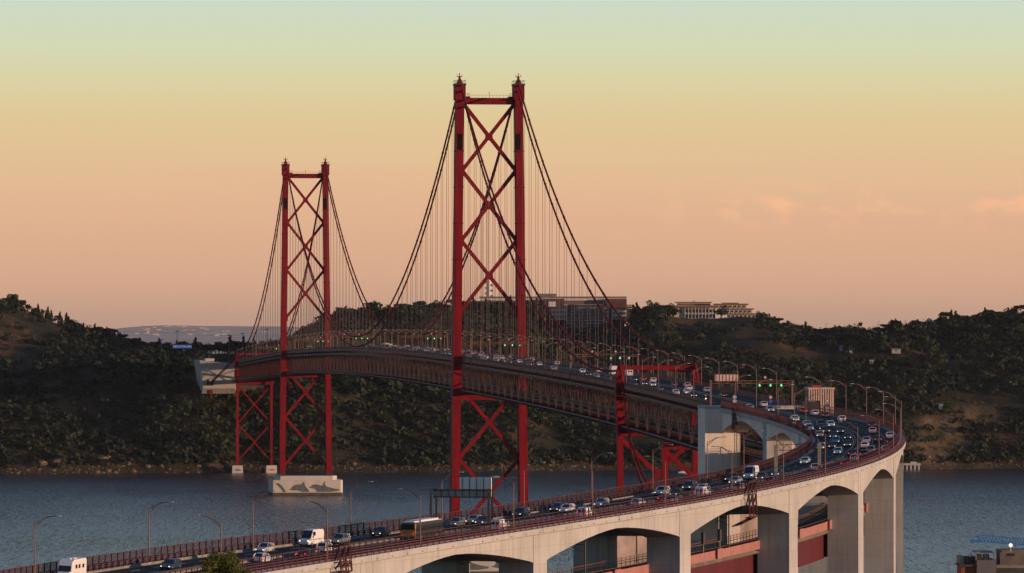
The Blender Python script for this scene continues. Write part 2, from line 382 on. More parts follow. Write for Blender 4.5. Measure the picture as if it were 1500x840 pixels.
def cliffzone(X, Y, Z):
    px, py = imgxy(X, Y, Z); o = np.zeros_like(px)
    for cx, cy, rx, ry in CL: o = np.maximum(o, np.clip(1.6 - ((px - cx) / rx) ** 2 - ((py - cy) / ry) ** 2 + (fbm(px / 20, py / 14, 3, 2) - .5) * 1.6, 0, 1))
    sh = .25 * np.clip(1 - np.abs(Z - 2.5) / 2.6, 0, 1) * np.clip((fbm(X / 30, Y / 30, 3, 5) - .32) * 5, 0, 1)
    return np.maximum(o, sh)
structure(grid_mesh('hillside', np.arange(-1250, 1251, 7.), np.concatenate([np.arange(3490, 4160, 6.), np.arange(4160, 5300, 24.)]), ground, terrain_material(), cliffzone))
PLAIN = mat('haze tinted far plain', (.80, .53, .40), .95, var=.5, scale=.004, spec=.1)  # pale warm base colour carries part of the distance haze
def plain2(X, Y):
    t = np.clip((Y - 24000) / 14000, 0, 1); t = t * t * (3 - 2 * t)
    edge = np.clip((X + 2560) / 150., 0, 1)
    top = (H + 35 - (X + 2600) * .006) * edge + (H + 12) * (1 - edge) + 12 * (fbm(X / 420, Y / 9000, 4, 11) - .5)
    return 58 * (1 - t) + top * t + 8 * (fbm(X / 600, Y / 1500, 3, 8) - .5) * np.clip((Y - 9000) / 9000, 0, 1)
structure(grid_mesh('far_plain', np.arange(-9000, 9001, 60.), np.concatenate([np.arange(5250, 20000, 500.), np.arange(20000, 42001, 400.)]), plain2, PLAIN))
bank = mat('near bank ground', (.09, .085, .06), .95, var=.4, scale=.03, spec=.1)
def nearbank(X, Y):
    hill = 88 - .058 * Y + 3 * (fbm(X / 60, Y / 60, 3, 21) - .5)
    quay = np.full_like(X, 4.0)
    return np.where(Y < 2030, np.maximum(np.where(Y < 1500, hill, 0), quay), -8)
structure(grid_mesh('near_bank', np.arange(-1500, 1501, 30.), np.concatenate([np.arange(10, 2040, 20.), [2035.]]), nearbank, bank))

# ------------------------------------------------------------------ suspension towers
PX = {'near': 2097., 'far': 3110.}
def off_at(z): return np.interp(z, [10, 25, 182, 190], [13.55, 13.35, 11.5, 11.45])
NODES_UP = [(182.6, 156.5), (156.5, 129.3), (129.3, 102.0)]
NODES_DN = [(72.5, 44.8), (44.8, 17.0)]
def tower(Yd, label, ztop=190.5):
    s = dY(Yd); M = Matrix.Translation((0, 0, 0)); p = road(s); p.z = 11.0
    # local frame: x across the deck, y along the axis away from the camera, z up
    M = Matrix(((VA.x, UA.x, 0, p.x), (VA.y, UA.y, 0, p.y), (0, 0, 1, p.z), (0, 0, 0, 1)))
    t = thing('bridge_tower', None, label, 'bridge tower', None, M)
    Z = lambda z: z - 11.0
    for sg in (-1, 1):
        rings = []
        for z in (12.4, 72, 182, 186.0):
            o = sg * off_at(z); hw = np.interp(z, [10, 190], [1.62, 1.5]); hd = np.interp(z, [10, 190], [4.4, 3.3])
            rings.append([Vector((o + i * hw, j * hd, Z(z))) for i, j in ((-1, -1), (1, -1), (1, 1), (-1, 1))])
        leg = MB().loft(rings).build('leg', RED, t, (0, 0, 0))
        o = sg * 11.45; top = MB()
        top.box((o, 0, Z(186.6)), (4.1, 7.4, 5.6))
        top.build('leg_head', RED, t, (0, 0, 0))
        cap = MB().box((o, 0, Z(189.75)), (4.5, 7.8, .7))
        for i in range(9):
            for j in (-3.7, 3.7): cap.bar((o - 2.1 + i * .525, j, Z(190.1)), (o - 2.1 + i * .525, j, Z(191.3)), .09)
        for j in (-3.7, 3.7): cap.bar((o - 2.1, j, Z(191.3)), (o + 2.1, j, Z(191.3)), .1)
        for i in (-2.1, 2.1): cap.bar((o + i, -3.7, Z(191.3)), (o + i, 3.7, Z(191.3)), .1)
        cap.build('top_platform', DARKST, t, (0, 0, 0))
        sd = MB()
        sd.loft([[Vector((o + i * w_, j * d_, Z(z))) for i, j in ((-1, -1), (1, -1), (1, 1), (-1, 1))] for z, w_, d_ in ((190.1, 1.0, 2.2), (191.4, .75, 1.4), (192.0, .4, .7), (193.0, .35, .5))])
        sd.box((o, 0, Z(192.9)), (2.0, 1.4, .25)); sd.bar((o, 0, Z(193)), (o, 0, Z(194.3)), .3)
        for i in (-1.1, 1.1): sd.bar((o + i * .9, 0, Z(193)), (o + i * .9, 0, Z(193.9)), .12)
        sd.build('cable_saddle', RED, t, (0, 0, 0))
        ser = MB().box((o - sg * 0.2 - .4, -3.36, Z(167.5)), (1.9, .3, 6.2)); ser.build('louvre_panel', mat('black louvre', (.008, .008, .009), .9, var=0, spec=.05), t, (0, 0, 0))
        pf = MB().box((o - sg * 2.9, 0, Z(184.9)), (2.0, 5.5, .5))
        for q in range(4): pf.bar((o - sg * (2.1 + q * .55), -2.7, Z(185)), (o - sg * (2.1 + q * .55), -2.7, Z(186.3)), .09)
        pf.bar((o - sg * 2.0, -2.7, Z(186.3)), (o - sg * 3.9, -2.7, Z(186.3)), .1)
        pf.build('access_platform', DARKST, t, (0, 0, 0))
        spl = MB().box((sg * off_at(0), 0, 0), (3.36, 9.0, .45)).mesh('splice_band', RED2)
        for z in (24, 38, 52, 66, 94, 108, 122, 136, 150, 164):
            o_ = sg * off_at(z); hd = np.interp(z, [10, 190], [4.4, 3.3])
            b = link('splice_band', spl, t, (o_ - sg * off_at(0), 0, Z(z))); b.scale = (1, hd * 2 / 9.0 + .012, 1)
        ft = MB().box((sg * 13.55, 0, .9), (4.0, 10, 1.2)); ft.build('base_shoe', DARKST, t, (0, 0, 0))
    cb = MB().box((0, 0, Z(183.4)), (20.0, 3.0, 2.5))
    cb.build('crossbeam', RED, t, (0, 0, 0))
    rl = MB()
    for i in range(15): rl.bar((-9.5 + i * 19 / 14, -1.4, Z(184.6)), (-9.5 + i * 19 / 14, -1.4, Z(185.7)), .08)
    rl.bar((-9.5, -1.4, Z(185.7)), (9.5, -1.4, Z(185.7)), .09); rl.bar((0, -1.4, Z(184.6)), (0, -1.4, Z(187)), .16)
    rl.build('beam_railing', DARKST, t, (0, 0, 0))
    for (za, zb) in NODES_UP + NODES_DN:
        ia = off_at(za) - 1.35; ib = off_at(zb) - 1.35; zc = (za + zb) / 2
        for sg in (-1, 1):
            br = MB().bar((sg * ia, 0, Z(za)), (-sg * ib, 0, Z(zb)), 1.35, 2.2 + .12 * sg, up=(0, 1, 0)); br.build('cross_brace', RED, t, (0, 0, 0))
        g = []                                             # rounded gusset where the two braces cross
        BA = math.atan2(za - zb, ia + ib)
        for k in range(48):
            a = 2 * math.pi * k / 48; dl = min(abs((a - b_ + math.pi) % (2 * math.pi) - math.pi) for b_ in (BA, math.pi - BA, math.pi + BA, -BA)); r = 1.35 + 1.5 * math.exp(-(dl / .26) ** 2); g.append((r * math.cos(a), r * math.sin(a)))
        Mx = Matrix(((1, 0, 0, 0), (0, 0, -1, 1.26), (0, 1, 0, Z(zc)), (0, 0, 0, 1)))
        MB().prism(g, 2.52, 0, Mx).build('gusset', RED, t, (0, 0, 0))
    for z in (156.5, 129.3, 102.0, 44.8, 17.0):            # fillets where the braces meet the legs
        for sg in (-1, 1):
            o = off_at(z) - 1.3; poly = [(sg * (o + .3), -3.6), (sg * (o - .75), -1.9), (sg * (o - .95), 0), (sg * (o - .75), 1.9), (sg * (o + .3), 3.6)]
            Mx = Matrix(((1, 0, 0, 0), (0, 0, -1, 1.21), (0, 1, 0, Z(z)), (0, 0, 0, 1)))
            MB().prism(poly, 2.42, 0, Mx).build('node_plate', RED, t, (0, 0, 0))
    db = MB().box((0, 0, Z(69.0)), (23.0, 3.4, 3.0)); db.build('deck_beam', RED, t, (0, 0, 0))
    # landing stage hung under the deck on the far side of the tower
    return t
tower(2097., 'tall red steel tower of the suspension bridge standing beside the curving viaduct')
tower(3110., 'smaller looking red steel tower standing on the pier painted with dolphins')

def tower_pier(Yd, label, mural):
    p = road(dY(Yd)); M = Matrix(((VA.x, UA.x, 0, p.x), (VA.y, UA.y, 0, p.y), (0, 0, 1, 0), (0, 0, 0, 1)))
    t = thing('tower_pier', None, label, 'bridge pier', None, M)
    def oct_(hx, hy, c): return [(-hx, -hy + c), (-hx + c, -hy), (hx - c, -hy), (hx, -hy + c), (hx, hy - c), (hx - c, hy), (-hx + c, hy), (-hx, hy - c)]
    MB().prism(oct_(17.6, 9.5, 2.6), 4.9, 0, Matrix.Translation((0, 0, 6.2))).build('pedestal', CONCP, t, (0, 0, 0))
    MB().prism(oct_(20.6, 12.5, 1.2), 7.2, 0, Matrix.Translation((0, 0, 1.6))).build('caisson', CONCP, t, (0, 0, 0))
    MB().prism(oct_(20.9, 12.8, 1.2), 4.6, 0, Matrix.Translation((0, 0, -3.0))).build('tide_band', CONCD, t, (0, 0, 0))
    mu = mat('mural dark paint', (.10, .11, .13), .8, var=.3, scale=.4)
    def fig(poly, x0, z0, sc_):
        Mx = Matrix(((1, 0, 0, x0), (0, 0, 1, -12.54), (0, 1, 0, z0), (0, 0, 0, 1)))
        MB().prism([(x * sc_, y * sc_) for x, y in poly], -.04, 0, Mx).build('mural_figure', mu, t, (0, 0, 0))
    tail_ = [(0, 6.2), (1.4, 5.7), (3.0, 5.9), (5.5, 3.6), (7.2, 1.0), (8.0, 0), (5.6, 0), (4.6, 1.8), (3.0, 3.6)]
    dol = [(0, 1.6), (1.8, 2.1), (2.8, 3.9), (5.0, 4.9), (8.2, 5.0), (9.4, 6.0), (10.6, 6.9), (10.6, 5.4), (11.2, 3.8), (13.2, 1.6), (14, 0), (9.5, 0), (6.0, 1.0), (2.8, 1.0)]
    dol2 = [(0, 3.0), (1.6, 3.6), (2.6, 4.7), (5.0, 4.8), (8.6, 3.9), (9.6, 5.8), (10.6, 6.9), (10.4, 4.6), (11.6, 3.4), (16, 2.2), (19.5, 1.6), (19.4, .8), (14, 0), (5.2, 0), (4.0, 1.8), (1.8, 2.4)]
    if mural == 0:
        fig(tail_, -18.6, 2.0, .86); fig(dol, -10.6, 2.0, .86); fig(dol2, 1.0, 2.0, .9)
    else:
        fig(dol2, -17.0, 2.1, .8); fig(dol, -.5, 2.1, .8); fig(tail_, 12, 2.1, .8)
    return t
tower_pier(3110., 'pale concrete river pier with dark dolphin mural under the smaller red tower', 0)
tower_pier(2097., 'concrete river pier with dark mural seen under the viaduct arch', 1)

# ------------------------------------------------------------------ side piers with their portals
def side_pier(Yd, label, zfoot, ped, full=True, zbr=None):
    p = road(dY(Yd)); zd = p.z; M = Matrix(((VA.x, UA.x, 0, p.x), (VA.y, UA.y, 0, p.y), (0, 0, 1, 0), (0, 0, 0, 1)))
    t = thing('side_pier', None, label, 'bridge pier', None, M); o = 11.3; zb = zd - 15.2
    for sg in (-1, 1):
        MB().loft([[Vector((sg * o + i * .85, j * 1.3, z)) for i, j in ((-1, -1), (1, -1), (1, 1), (-1, 1))] for z in (zfoot, zb)]).build('leg', RED, t, (0, 0, 0))
        if full:
            MB().loft([[Vector((sg * o + i * w_, j * d_, z)) for i, j in ((-1, -1), (1, -1), (1, 1), (-1, 1))] for z, w_, d_ in ((zb, 1.0, 1.6), (zd - 2, 1.5, 1.9), (zd + 3.4, 1.15, 1.5), (zd + 5.4, .75, 1.0), (zd + 6.2, .5, .7))]).build('portal_post', RED, t, (0, 0, 0))
            MB().loft([[Vector((sg * (o + .9) + i * .4, q + j * .5, z)) for i, j in ((-1, -1), (1, -1), (1, 1), (-1, 1))] for z, q in ((zb, -5.0), (zd - 4, -2.6), (zd + 1.5, -1.0))]).build('saddle_bracket', RED, t, (0, 0, 0))
        if ped: MB().loft([[Vector((sg * o + i * k, j * k, z)) for i, j in ((-1, -1), (1, -1), (1, 1), (-1, 1))] for z, k in ((-3, 3.7), (4.9, 3.4))]).build('pedestal', CONCP, t, (0, 0, 0))
    if ped:
        for sg, mm in ((-1, mat('mural blue grey paint', (.10, .12, .15), .8, var=.3, scale=2)), (1, mat('mural orange paint', (.42, .14, .05), .8, var=.3, scale=2))):
            poly = [(-2.4, .4), (-1.5, 1.1), (-.6, .9), (.2, 1.5), (1.0, 1.0), (2.3, .8), (2.2, .2), (.6, .0), (-1.2, .1)]
            Mx = Matrix(((1, 0, 0, sg * o), (0, 0, 1, -3.52), (0, 1, 0, 1.4), (0, 0, 0, 1))); MB().prism(poly, -.05, 0, Mx).build('mural_figure', mm, t, (0, 0, 0))
    if full: MB().box((0, 0, zd + 5.2), (22, 1.0, 1.3)).build('portal_beam', RED, t, (0, 0, 0))
    MB().box((0, 0, zb + 1.0), (23.6, 2.8, 2.0)).build('crossbeam', RED, t, (0, 0, 0))
    n = 2 if ped else 1
    zl = zfoot + 3 if ped else zbr
    for k in range(n):
        za = zb - .4 - (zb - zl) * k / n; zc = zb - .4 - (zb - zl) * (k + 1) / n
        for sg in (-1, 1): MB().bar((sg * (o - .5), 0, za - .4), (-sg * (o - .5), 0, zc + .4), .85 if ped else 1.2, 1.1 + .1 * sg, up=(0, 1, 0)).build('cross_brace', RED, t, (0, 0, 0))
        MB().box((0, 0, (za + zc) / 2), (2.1, 1.5, 2.4)).build('gusset', RED, t, (0, 0, 0))
    return t
side_pier(1614., 'red steel pier with portal over the deck near the concrete anchorage', 12, False, True, 41)
side_pier(1517., 'red steel support frame under the truss close to the anchorage wall', 12, False, False, 41)
side_pier(3593., 'slim red steel pier on two painted pedestals at the far shoreline', 5, True, True)

# ------------------------------------------------------------------ suspended deck with stiffening truss
d0 = road(dY(1436)); t = thing('suspended_deck', (d0.x, d0.y, d0.z), 'long suspended road deck with red brown lattice truss beneath', 'bridge deck')
S0, S1 = dY(1434), dY(3690)
NP = int(abs(S1 - S0) / 11.3); SS = [S0 + (S1 - S0) * i / NP for i in range(NP + 1)]
sweep(MB(), S1, S0, rect(-10.7, 10.7, -.55, -.02), 11.3).build('deck_slab', ASPH, t)
sweep(MB(), S1, S0, rect(-9.1, 9.1, -.015, .0), 11.3).build('road_surface', ASPH, t)
for sg in (-1, 1):
    sweep(MB(), S1, S0, rect(sg * 10.5 - .5, sg * 10.5 + .5, -2.9, -2.0), 11.3).build('top_chord', TRUSS, t)
    sweep(MB(), S1, S0, rect(sg * 10.5 - .5, sg * 10.5 + .5, -12.9, -12.0), 11.3).build('bottom_chord', TRUSS, t)
    sweep(MB(), S1, S0, rect(sg * 11.15 - .12, sg * 11.15 + .12, -12.25, -12.0), 11.3).build('cable_tray', GREYSTEEL, t)
    sweep(MB(), S1, S0, rect(sg * 9.3 - .12, sg * 9.3 + .12, 0, .75), 11.3).build('crash_barrier', FENCE, t)
    rl = MB()
    for z in (.35, .65, .95, 1.3): sweep(rl, S1, S0, rect(sg * 10.62 - .05, sg * 10.62 + .05, z - .06, z + .06), 22)
    rl.build('railing', FENCE, t)
    sweep(MB(), S1, S0, rect(sg * 10.9 - .1, sg * 10.9 + .1, -1.0, .2), 11.3).build('fascia_beam', FENCE, t)
sweep(MB(), S1, S0, rect(-.25, .25, 0, .6), 11.3).build('median_barrier', KERB, t)
tb = MB()
for i in range(NP + 1):
    for z, h_ in ((-2.45, .8), (-12.45, .7)): tb.bar(road(SS[i], -10, z), road(SS[i], 10, z), .5, h_)
    if i < NP:
        a, b = (-10, 10) if i % 2 else (10, -10)
        tb.bar(road(SS[i], a, -12.5), road(SS[i + 1], b, -12.5), .4); tb.bar(road(SS[i], a, -2.9), road(SS[i + 1], b, -2.9), .4)
stuff(tb.build('cross_frames', TRUSS, t))
rd = MB(); sweep(rd, S1, S0, rect(-5.2, 5.2, -11.6, -11.1), 11.3); sweep(rd, S1, S0, rect(-2.2, 2.2, -11.05, -10.8), 11.3)
rd.build('railway_deck', DARKST, t)
dmesh = {}
TRUSSP = mat('skylit truss paint', (.085, .055, .060), .6, var=.25, scale=.4, spec=.3)  # paler copy for the near members, sky light put into the colour
def piece(name, p, q, w_, h_, m):
    """one straight member; alike members share one unit mesh"""
    p, q = Vector(p), Vector(q); d = q - p; k = (name, w_, h_, m.name)
    if k not in dmesh: dmesh[k] = MB().box((.5, 0, 0), (1, w_, h_)).mesh(name, m)
    x = d.normalized(); z = Vector((0, 0, 1)); 
    if abs(x.z) > .97: z = UA
    y = z.cross(x).normalized(); z = x.cross(y)
    M = Matrix(((x.x * d.length, y.x, z.x, p.x), (x.y * d.length, y.y, z.y, p.y), (x.z * d.length, y.z, z.z, p.z), (0, 0, 0, 1)))
    return link(name, dmesh[k], t, None, Matrix.Translation(-Vector(t.location)) @ M)
far = MB()
for i in range(NP):
    for sg in (-1, 1):
        o = sg * 10.5
        za, zb_ = (-12.3, -2.6) if i % 2 else (-2.6, -12.3)
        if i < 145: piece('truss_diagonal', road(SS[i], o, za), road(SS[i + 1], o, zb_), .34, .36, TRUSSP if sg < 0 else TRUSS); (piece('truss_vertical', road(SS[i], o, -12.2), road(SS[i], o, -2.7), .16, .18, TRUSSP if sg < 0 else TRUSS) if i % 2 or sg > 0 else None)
        else: far.bar(road(SS[i], o, za), road(SS[i + 1], o, zb_), .42); far.bar(road(SS[i], o, -12.2), road(SS[i], o, -2.7), .3)
stuff(far.build('far_truss_members', TRUSS, t))
gp = MB().box((0, 0, 0), (.1, 1.7, .9)).mesh('gusset_plate', TRUSS)
pr = MB()
for i in range(0, int(abs(S1 - S0) / 2.6)):
    for sg in (-1, 1): 
        q = S0 - i * 2.6; pr.bar(road(q, sg * 10.62, 0), road(q, sg * 10.62, 1.3), .12)
stuff(pr.build('railing_posts', FENCE, t))
walk = MB()                                                # bright bolted plates along the top chord walkway
for i in range(int(abs(S1 - S0) / 5.65)):
    q = S0 - i * 5.65; walk.bar(road(q, -11.12, -2.2), road(q - 3.6, -11.12, -2.2), .2, .35)
stuff(walk.build('walkway_plates', GREYSTEEL, t))
lt = MB()
for i in range(int(abs(S1 - S0) / 2.8)):
    q = S0 - i * 2.8; lt.bar(road(q, -11.15, -12.9), road(q, -11.15, -12.3), .5, .5)
stuff(lt.build('bottom_chord_brackets', DARKST, t))

# ------------------------------------------------------------------ main cables and hangers
def cable_thing(off, label, upper):
    c0 = ax(2097, off, 188); ct = thing('main_cable', (c0.x, c0.y, c0.z), label, 'bridge cable')
    zt = 191.0 if upper else 188.8
    zmid = 91.5 if upper else 86.8
    P = []
    def para(Ya, za, Yb, zb, sag, n):
        return [(Ya + (Yb - Ya) * u, za + (zb - za) * u - 4 * sag * u * (1 - u)) for u in [i / n for i in range(n + 1)]]
    side_sag = 26. if upper else 30.
    zs = 84.6 if upper else 82.5
    segs = [para(1614, zs, 2097, zt, side_sag, 22), para(2097, zt, 3110, zt, zt - zmid, 46), para(3110, zt, 3593, (78.6 if upper else 77.4), side_sag, 22)]
    pts = segs[0] + segs[1][1:] + segs[2][1:]
    end = [(1590, 62 if upper else 58), (1560, 52 if upper else 47), (1500, 40.5 if upper else 36)]
    path = [ax(Yd, off * 1.0, z) for Yd, z in end[::-1]] + [ax(Yd, off, z) for Yd, z in pts] + [ax(3640, off * 2.3, 60), ax(3655, off * 2.6, 56)]
    MB().tube(path, .36, 7).build('cable_strand', CABLE, ct)
    cl_ = MB()
    def zat(Yd):
        a = np.array(pts); return float(np.interp(Yd, a[:, 0], a[:, 1]))
    hm = MB()
    Yh = np.concatenate([np.arange(1640, 2090, 11.3), np.arange(2110, 3100, 11.3), np.arange(3122, 3580, 11.3)])
    hmesh = dmesh.setdefault(('hanger',), MB().tube([(0, 0, 0), (0, 0, 1)], .07, 4).mesh('hanger', GREYH))
    for k, Yd in enumerate(Yh):
        if k % 2 == (0 if upper else 1): continue
        zc = zat(Yd); zd = road(dY(Yd)).z - 2
        if zc - zd < 3: continue
        p = ax(Yd, off, zd); o = link('hanger', hmesh, ct, p - Vector(ct.location)); o.scale = (1, 1, zc - zd)
        q = ax(Yd, off, zc); q2 = ax(Yd + .8, off, zat(Yd + .8)); d = (q2 - q).normalized()
        cl_.tube([q - d * .5, q + d * .5], .47, 7)
    stuff(cl_.build('cable_clamps', CABLE, ct))
    return ct
GREYH = mat('hanger rope', (.075, .04, .04), .6, var=.1, scale=.2)
cable_thing(-10.9, 'lower main cable on the side of the bridge facing the left hill'.replace('left', 'brown grassy'), False)
cable_thing(-11.3, 'upper main cable on the side of the bridge facing the brown grassy hill', True)
cable_thing(10.9, 'lower main cable on the side of the bridge towards the hilltop hotel', False)
cable_thing(11.3, 'upper main cable on the side of the bridge towards the hilltop hotel', True)

# far anchorage
ab = MB(); Q = lambda Yd, o, z: ax(Yd, o, z)
t = thing('anchorage_block', tuple(ax(3650, 0, 40)), 'white concrete anchorage block at the far end of the suspended deck', 'anchorage')
zt_ = 74.5; CONCA = concrete('weathered white concrete', (.46, .45, .42))
MB().hexa([Q(3648, -31, 54), Q(3648, -8, 54), Q(3720, -8, 54), Q(3720, -31, 54), Q(3640, -34, zt_), Q(3640, -8, 72), Q(3720, -8, 72), Q(3720, -34, zt_)]).build('block', CONCA, t)
MB().hexa([Q(3646, -32.4, 52), Q(3646, -10, 52), Q(3646, -10, 55.5), Q(3646, -32, 55.5), Q(3644.5, -32.4, 52), Q(3644.5, -10, 52), Q(3644.5, -10, 55.5), Q(3644.5, -32, 55.5)]).build('lower_wall', concrete('dull retaining wall', (.20, .19, .17)), t)
MB().hexa([Q(3641, -30, zt_ - .5), Q(3641, -24, zt_ - .5), Q(3665, -24, zt_ - .5), Q(3665, -30, zt_ - .5), Q(3641, -30, zt_ + 1.2), Q(3641, -24, zt_ + 1.2), Q(3665, -24, zt_ + 1.2), Q(3665, -30, zt_ + 1.2)]).build('roof_hut', CONCP, t)
for o in (-25.1, -29.4 + 1): 
    MB().tube([Q(3641, o, 61), Q(3646, o, 58)], .8, 8).build('cable_port', DARKST, t)
MB().hexa([Q(3643.5, -27, 52.2), Q(3643.5, -25, 52.2), Q(3644.4, -25, 52.2), Q(3644.4, -27, 52.2), Q(3643.5, -27, 54.5), Q(3643.5, -25, 54.5), Q(3644.4, -25, 54.5), Q(3644.4, -27, 54.5)]).build('red_door', RED, t)
ap = MB(); sweep(ap, dY(4060), dY(3690), rect(-11, 11, -9, 0), 20)
structure(ap.build('approach_road', ASPH))
t = thing('abutment', tuple(ax(3700, 2, 40)), 'dark concrete abutment carrying the far end of the lattice truss', 'abutment')
MB().hexa(axbox0(3694, 3725, -7.5, 13, 40, 57)).hexa(axbox0(3712, 3725, -7.4, 13, 57.1, 70)).build('wall', CONCD, t)

# ------------------------------------------------------------------ near anchorage pier and cable massif
def axbox(Y0, Y1, o0, o1, z0, z1): return [ax(Y0, o0, z0), ax(Y0, o1, z0), ax(Y1, o1, z0), ax(Y1, o0, z0), ax(Y0, o0, z1), ax(Y0, o1, z1), ax(Y1, o1, z1), ax(Y1, o0, z1)]
CONCW = concrete('pale pier and brightened girder concrete', (.80, .72, .62))
t = thing('anchorage_pier', tuple(ax(1424, 0, 4)), 'tall smooth concrete pier where the lattice truss meets the viaduct', 'bridge pier')
for o0, o1 in ((-14.2, -4.9), (4.9, 14.2)):
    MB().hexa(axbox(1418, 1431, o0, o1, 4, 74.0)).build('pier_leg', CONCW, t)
    MB().hexa(axbox(1417.6, 1431.4, o0 - .15, o1 + (.15 if o1 > 5 else 0), 73.98, 74.6)).build('coping', CONC, t)
MB().hexa(axbox(1418.3, 1430.7, -4.9, 4.9, 70.6, 72.6)).build('head_beam', CONC, t)
ld = MB()
for i in range(22): ld.bar(ax(1417.6, -5.6, 50 + i * .8), ax(1417.6, -5.1, 50 + i * .8), .06)
for o in (-5.6, -5.1): ld.bar(ax(1417.6, o, 50), ax(1417.6, o, 67.5), .07)
ld.build('ladder', DARKST, t)
t = thing('cable_massif', tuple(ax(1490, 0, 4)), 'stained concrete cable massif seen through the viaduct arches', 'anchorage')
MB().hexa([ax(1474, -32, 4), ax(1474, -9, 4), ax(1540, -9, 4), ax(1540, -32, 4), ax(1480, -30.5, 40), ax(1480, -9, 40), ax(1540, -9, 43), ax(1540, -30.5, 43)]).hexa([ax(1472, -8.9, 4), ax(1472, 22, 4), ax(1538, 22, 4), ax(1538, -8.9, 4), ax(1476, -8.9, 45), ax(1476, 21, 45), ax(1538, 21, 46), ax(1538, -8.9, 46)]).build('block', mat('stained massif concrete', (.55, .44, .38), .9, var=.35, scale=.25, stretch=(1, 1, .5)), t)

# ------------------------------------------------------------------ approach viaduct
SEND = 735.
PIERS = [70, 132, 194, 256, 316, 376, 443, 515, 587, 660, 733]
v0 = road(300); via = thing('approach_viaduct', (v0.x, v0.y, 4), 'curving concrete viaduct with arched girders carrying six lanes', 'viaduct')
sweep(MB(), 0, SEND, rect(-10.2, 10.2, -.75, -.03)).build('deck_slab', CONC, via)
sweep(MB(), 0, SEND, rect(-9.0, 9.0, -.025, .0), 3).build('road_surface', ASPH, via)
for sg in (-1, 1):
    sweep(MB(), 0, SEND, rect(sg * 9.0, sg * 9.35, -.02, .38), 3).build('kerb', KERB, via)
    sweep(MB(), 0, SEND, rect(sg * 9.36, sg * 10.25, -.02, .16), 3).build('walkway', CONC, via)
    ends = [0] + [(a + b) / 2 for a, b in zip([0] + PIERS[:-1], PIERS)]
    ends = sorted(set(ends + PIERS))
    for a, b in zip(ends[:-1], ends[1:]):
        sweep(MB(), a + .06, b - .06, [(sg * 10.25, -.95), (sg * 10.72, -.80), (sg * 10.72, .16), (sg * 10.25, .16)], 4).build('cornice', CONC, via)
    for k, (a, b) in enumerate(zip([0] + PIERS[:-1], PIERS)):
        n = 16; rings = []
        for i in range(n + 1):
            s = a + (b - a) * i / n; u = i / n; w_ = abs(2 * u - 1)
            dep = 1.25 + 3.9 * w_ ** 1.55
            if w_ > .93: dep += (w_ - .93) * 3
            rings.append([road(s, o, z) for o, z in ((sg * 3.4, -.76), (sg * 10.15, -.76), (sg * 10.15, -.76 - dep), (sg * 3.4, -.76 - dep))])
        MB().loft(rings).build('arched_girder', CONCW if sg < 0 and k < 3 else CONC, via)  # inner side of the first spans paler: sky light put into the colour
    for s in PIERS:
        rings = []
        for z in (4., None):
            q = []
            for ds_, o in ((-3, 3.9), (3, 3.9), (3, 10.22), (-3, 10.22)):
                p = road(s + ds_, sg * o, -.9)
                if z is not None: p.z = z
                q.append(p)
            rings.append(q)
        MB().loft(rings).build('pier_leg', CONC, via)
for s in PIERS:
    MB().loft([[road(s + ds_, o, z) for o, z in ((-3.95, -5.4), (3.95, -5.4), (3.95, -.9), (-3.95, -.9))] for ds_ in (-2.6, 2.6)]).build('crosshead', CONC, via)
md = MB()
for o in (-.62, .42): sweep(md, 0, SEND, rect(o, o + .2, .003, .42), 3)
md.build('median_kerb', KERB, via)
lm = MB()
for o in (-6.1, -3.3, 3.3, 6.1):
    for i in range(int(SEND / 9)): sweep(lm, i * 9, i * 9 + 3.6, rect(o - .08, o + .08, .003, .006), 2)
for o in (-8.8, -1.0, .9, 8.8): sweep(lm, 0, SEND, rect(o - .08, o + .08, .003, .006), 4)
stuff(lm.build('lane_markings', PAINTW, via))
# stain runs and weep pipes under the cornice
wp = MB()
for i in range(118):
    s = 2 + i * 6.2
    for sg in (-1, 1): wp.bar(road(s, sg * 10.7, -.5), road(s, sg * 10.9, -.5), .12)
stuff(wp.build('weep_pipes', DARKST, via))

# parapet fences (each a thing of its own, standing on the viaduct)
def fence(label, off, base, top, rails, bar_step, post_step, pw, s0=0., s1=SEND, m=FENCE, thick=None, name='parapet_fence'):
    p0 = road((s0 + s1) / 2, off); t_ = thing(name, tuple(p0), label, 'fence')
    for z in rails:
        sweep(MB(), s0, s1, rect(off - .05, off + .05, z - .05, z + .05), 4).build('rail', m, t_)
    if thick: sweep(MB(), s0, s1, rect(off - .09, off + .09, *thick), 4).build('guard_board', m, t_)
    pm = MB().box((0, 0, (base + top) / 2), (pw, pw, top - base)).mesh('post', m)
    n = int((s1 - s0) / post_step); ext = MB()
    for i in range(n + 1):
        s = s1 - i * post_step
        if s < s0: break
        M = frame(s, off)
        if i < 300: link('post', pm, t_, None, Matrix.Translation(-Vector(t_.location)) @ M)
        else: ext.bar(road(s, off, base), road(s, off, top), pw)
    if ext.v: stuff(ext.build('posts_further_off', m, t_))
    if bar_step:
        bb = MB(); q = s0
        while q < s1: bb.bar(road(q, off, rails[0]), road(q, off, rails[-1]), .045); q += bar_step
        stuff(bb.build('mesh_wires', WIRE, t_))
    return t_
fence('low red brown railing along the outer walkway edge of the viaduct', 10.5, .16, 1.3, (.5, .9, 1.3), 0, 2.45, .14, m=RAILP)
fence('taller red brown fence between the outer walkway and the road', 9.2, .3, 2.25, (.62, 1.4, 2.25), 0, 2.45, .15, m=FENCE, thick=(.55, .72))
fence('red brown mesh fence along the inner walkway edge of the viaduct', -10.5, .16, 2.15, (.2, .95, 2.15), .22, 2.45, .17)
fence('low guard rail with stout posts beside the inner lane of the viaduct', -9.25, .3, 1.15, (.75, 1.1), 0, 2.45, .26, name='guard_rail')

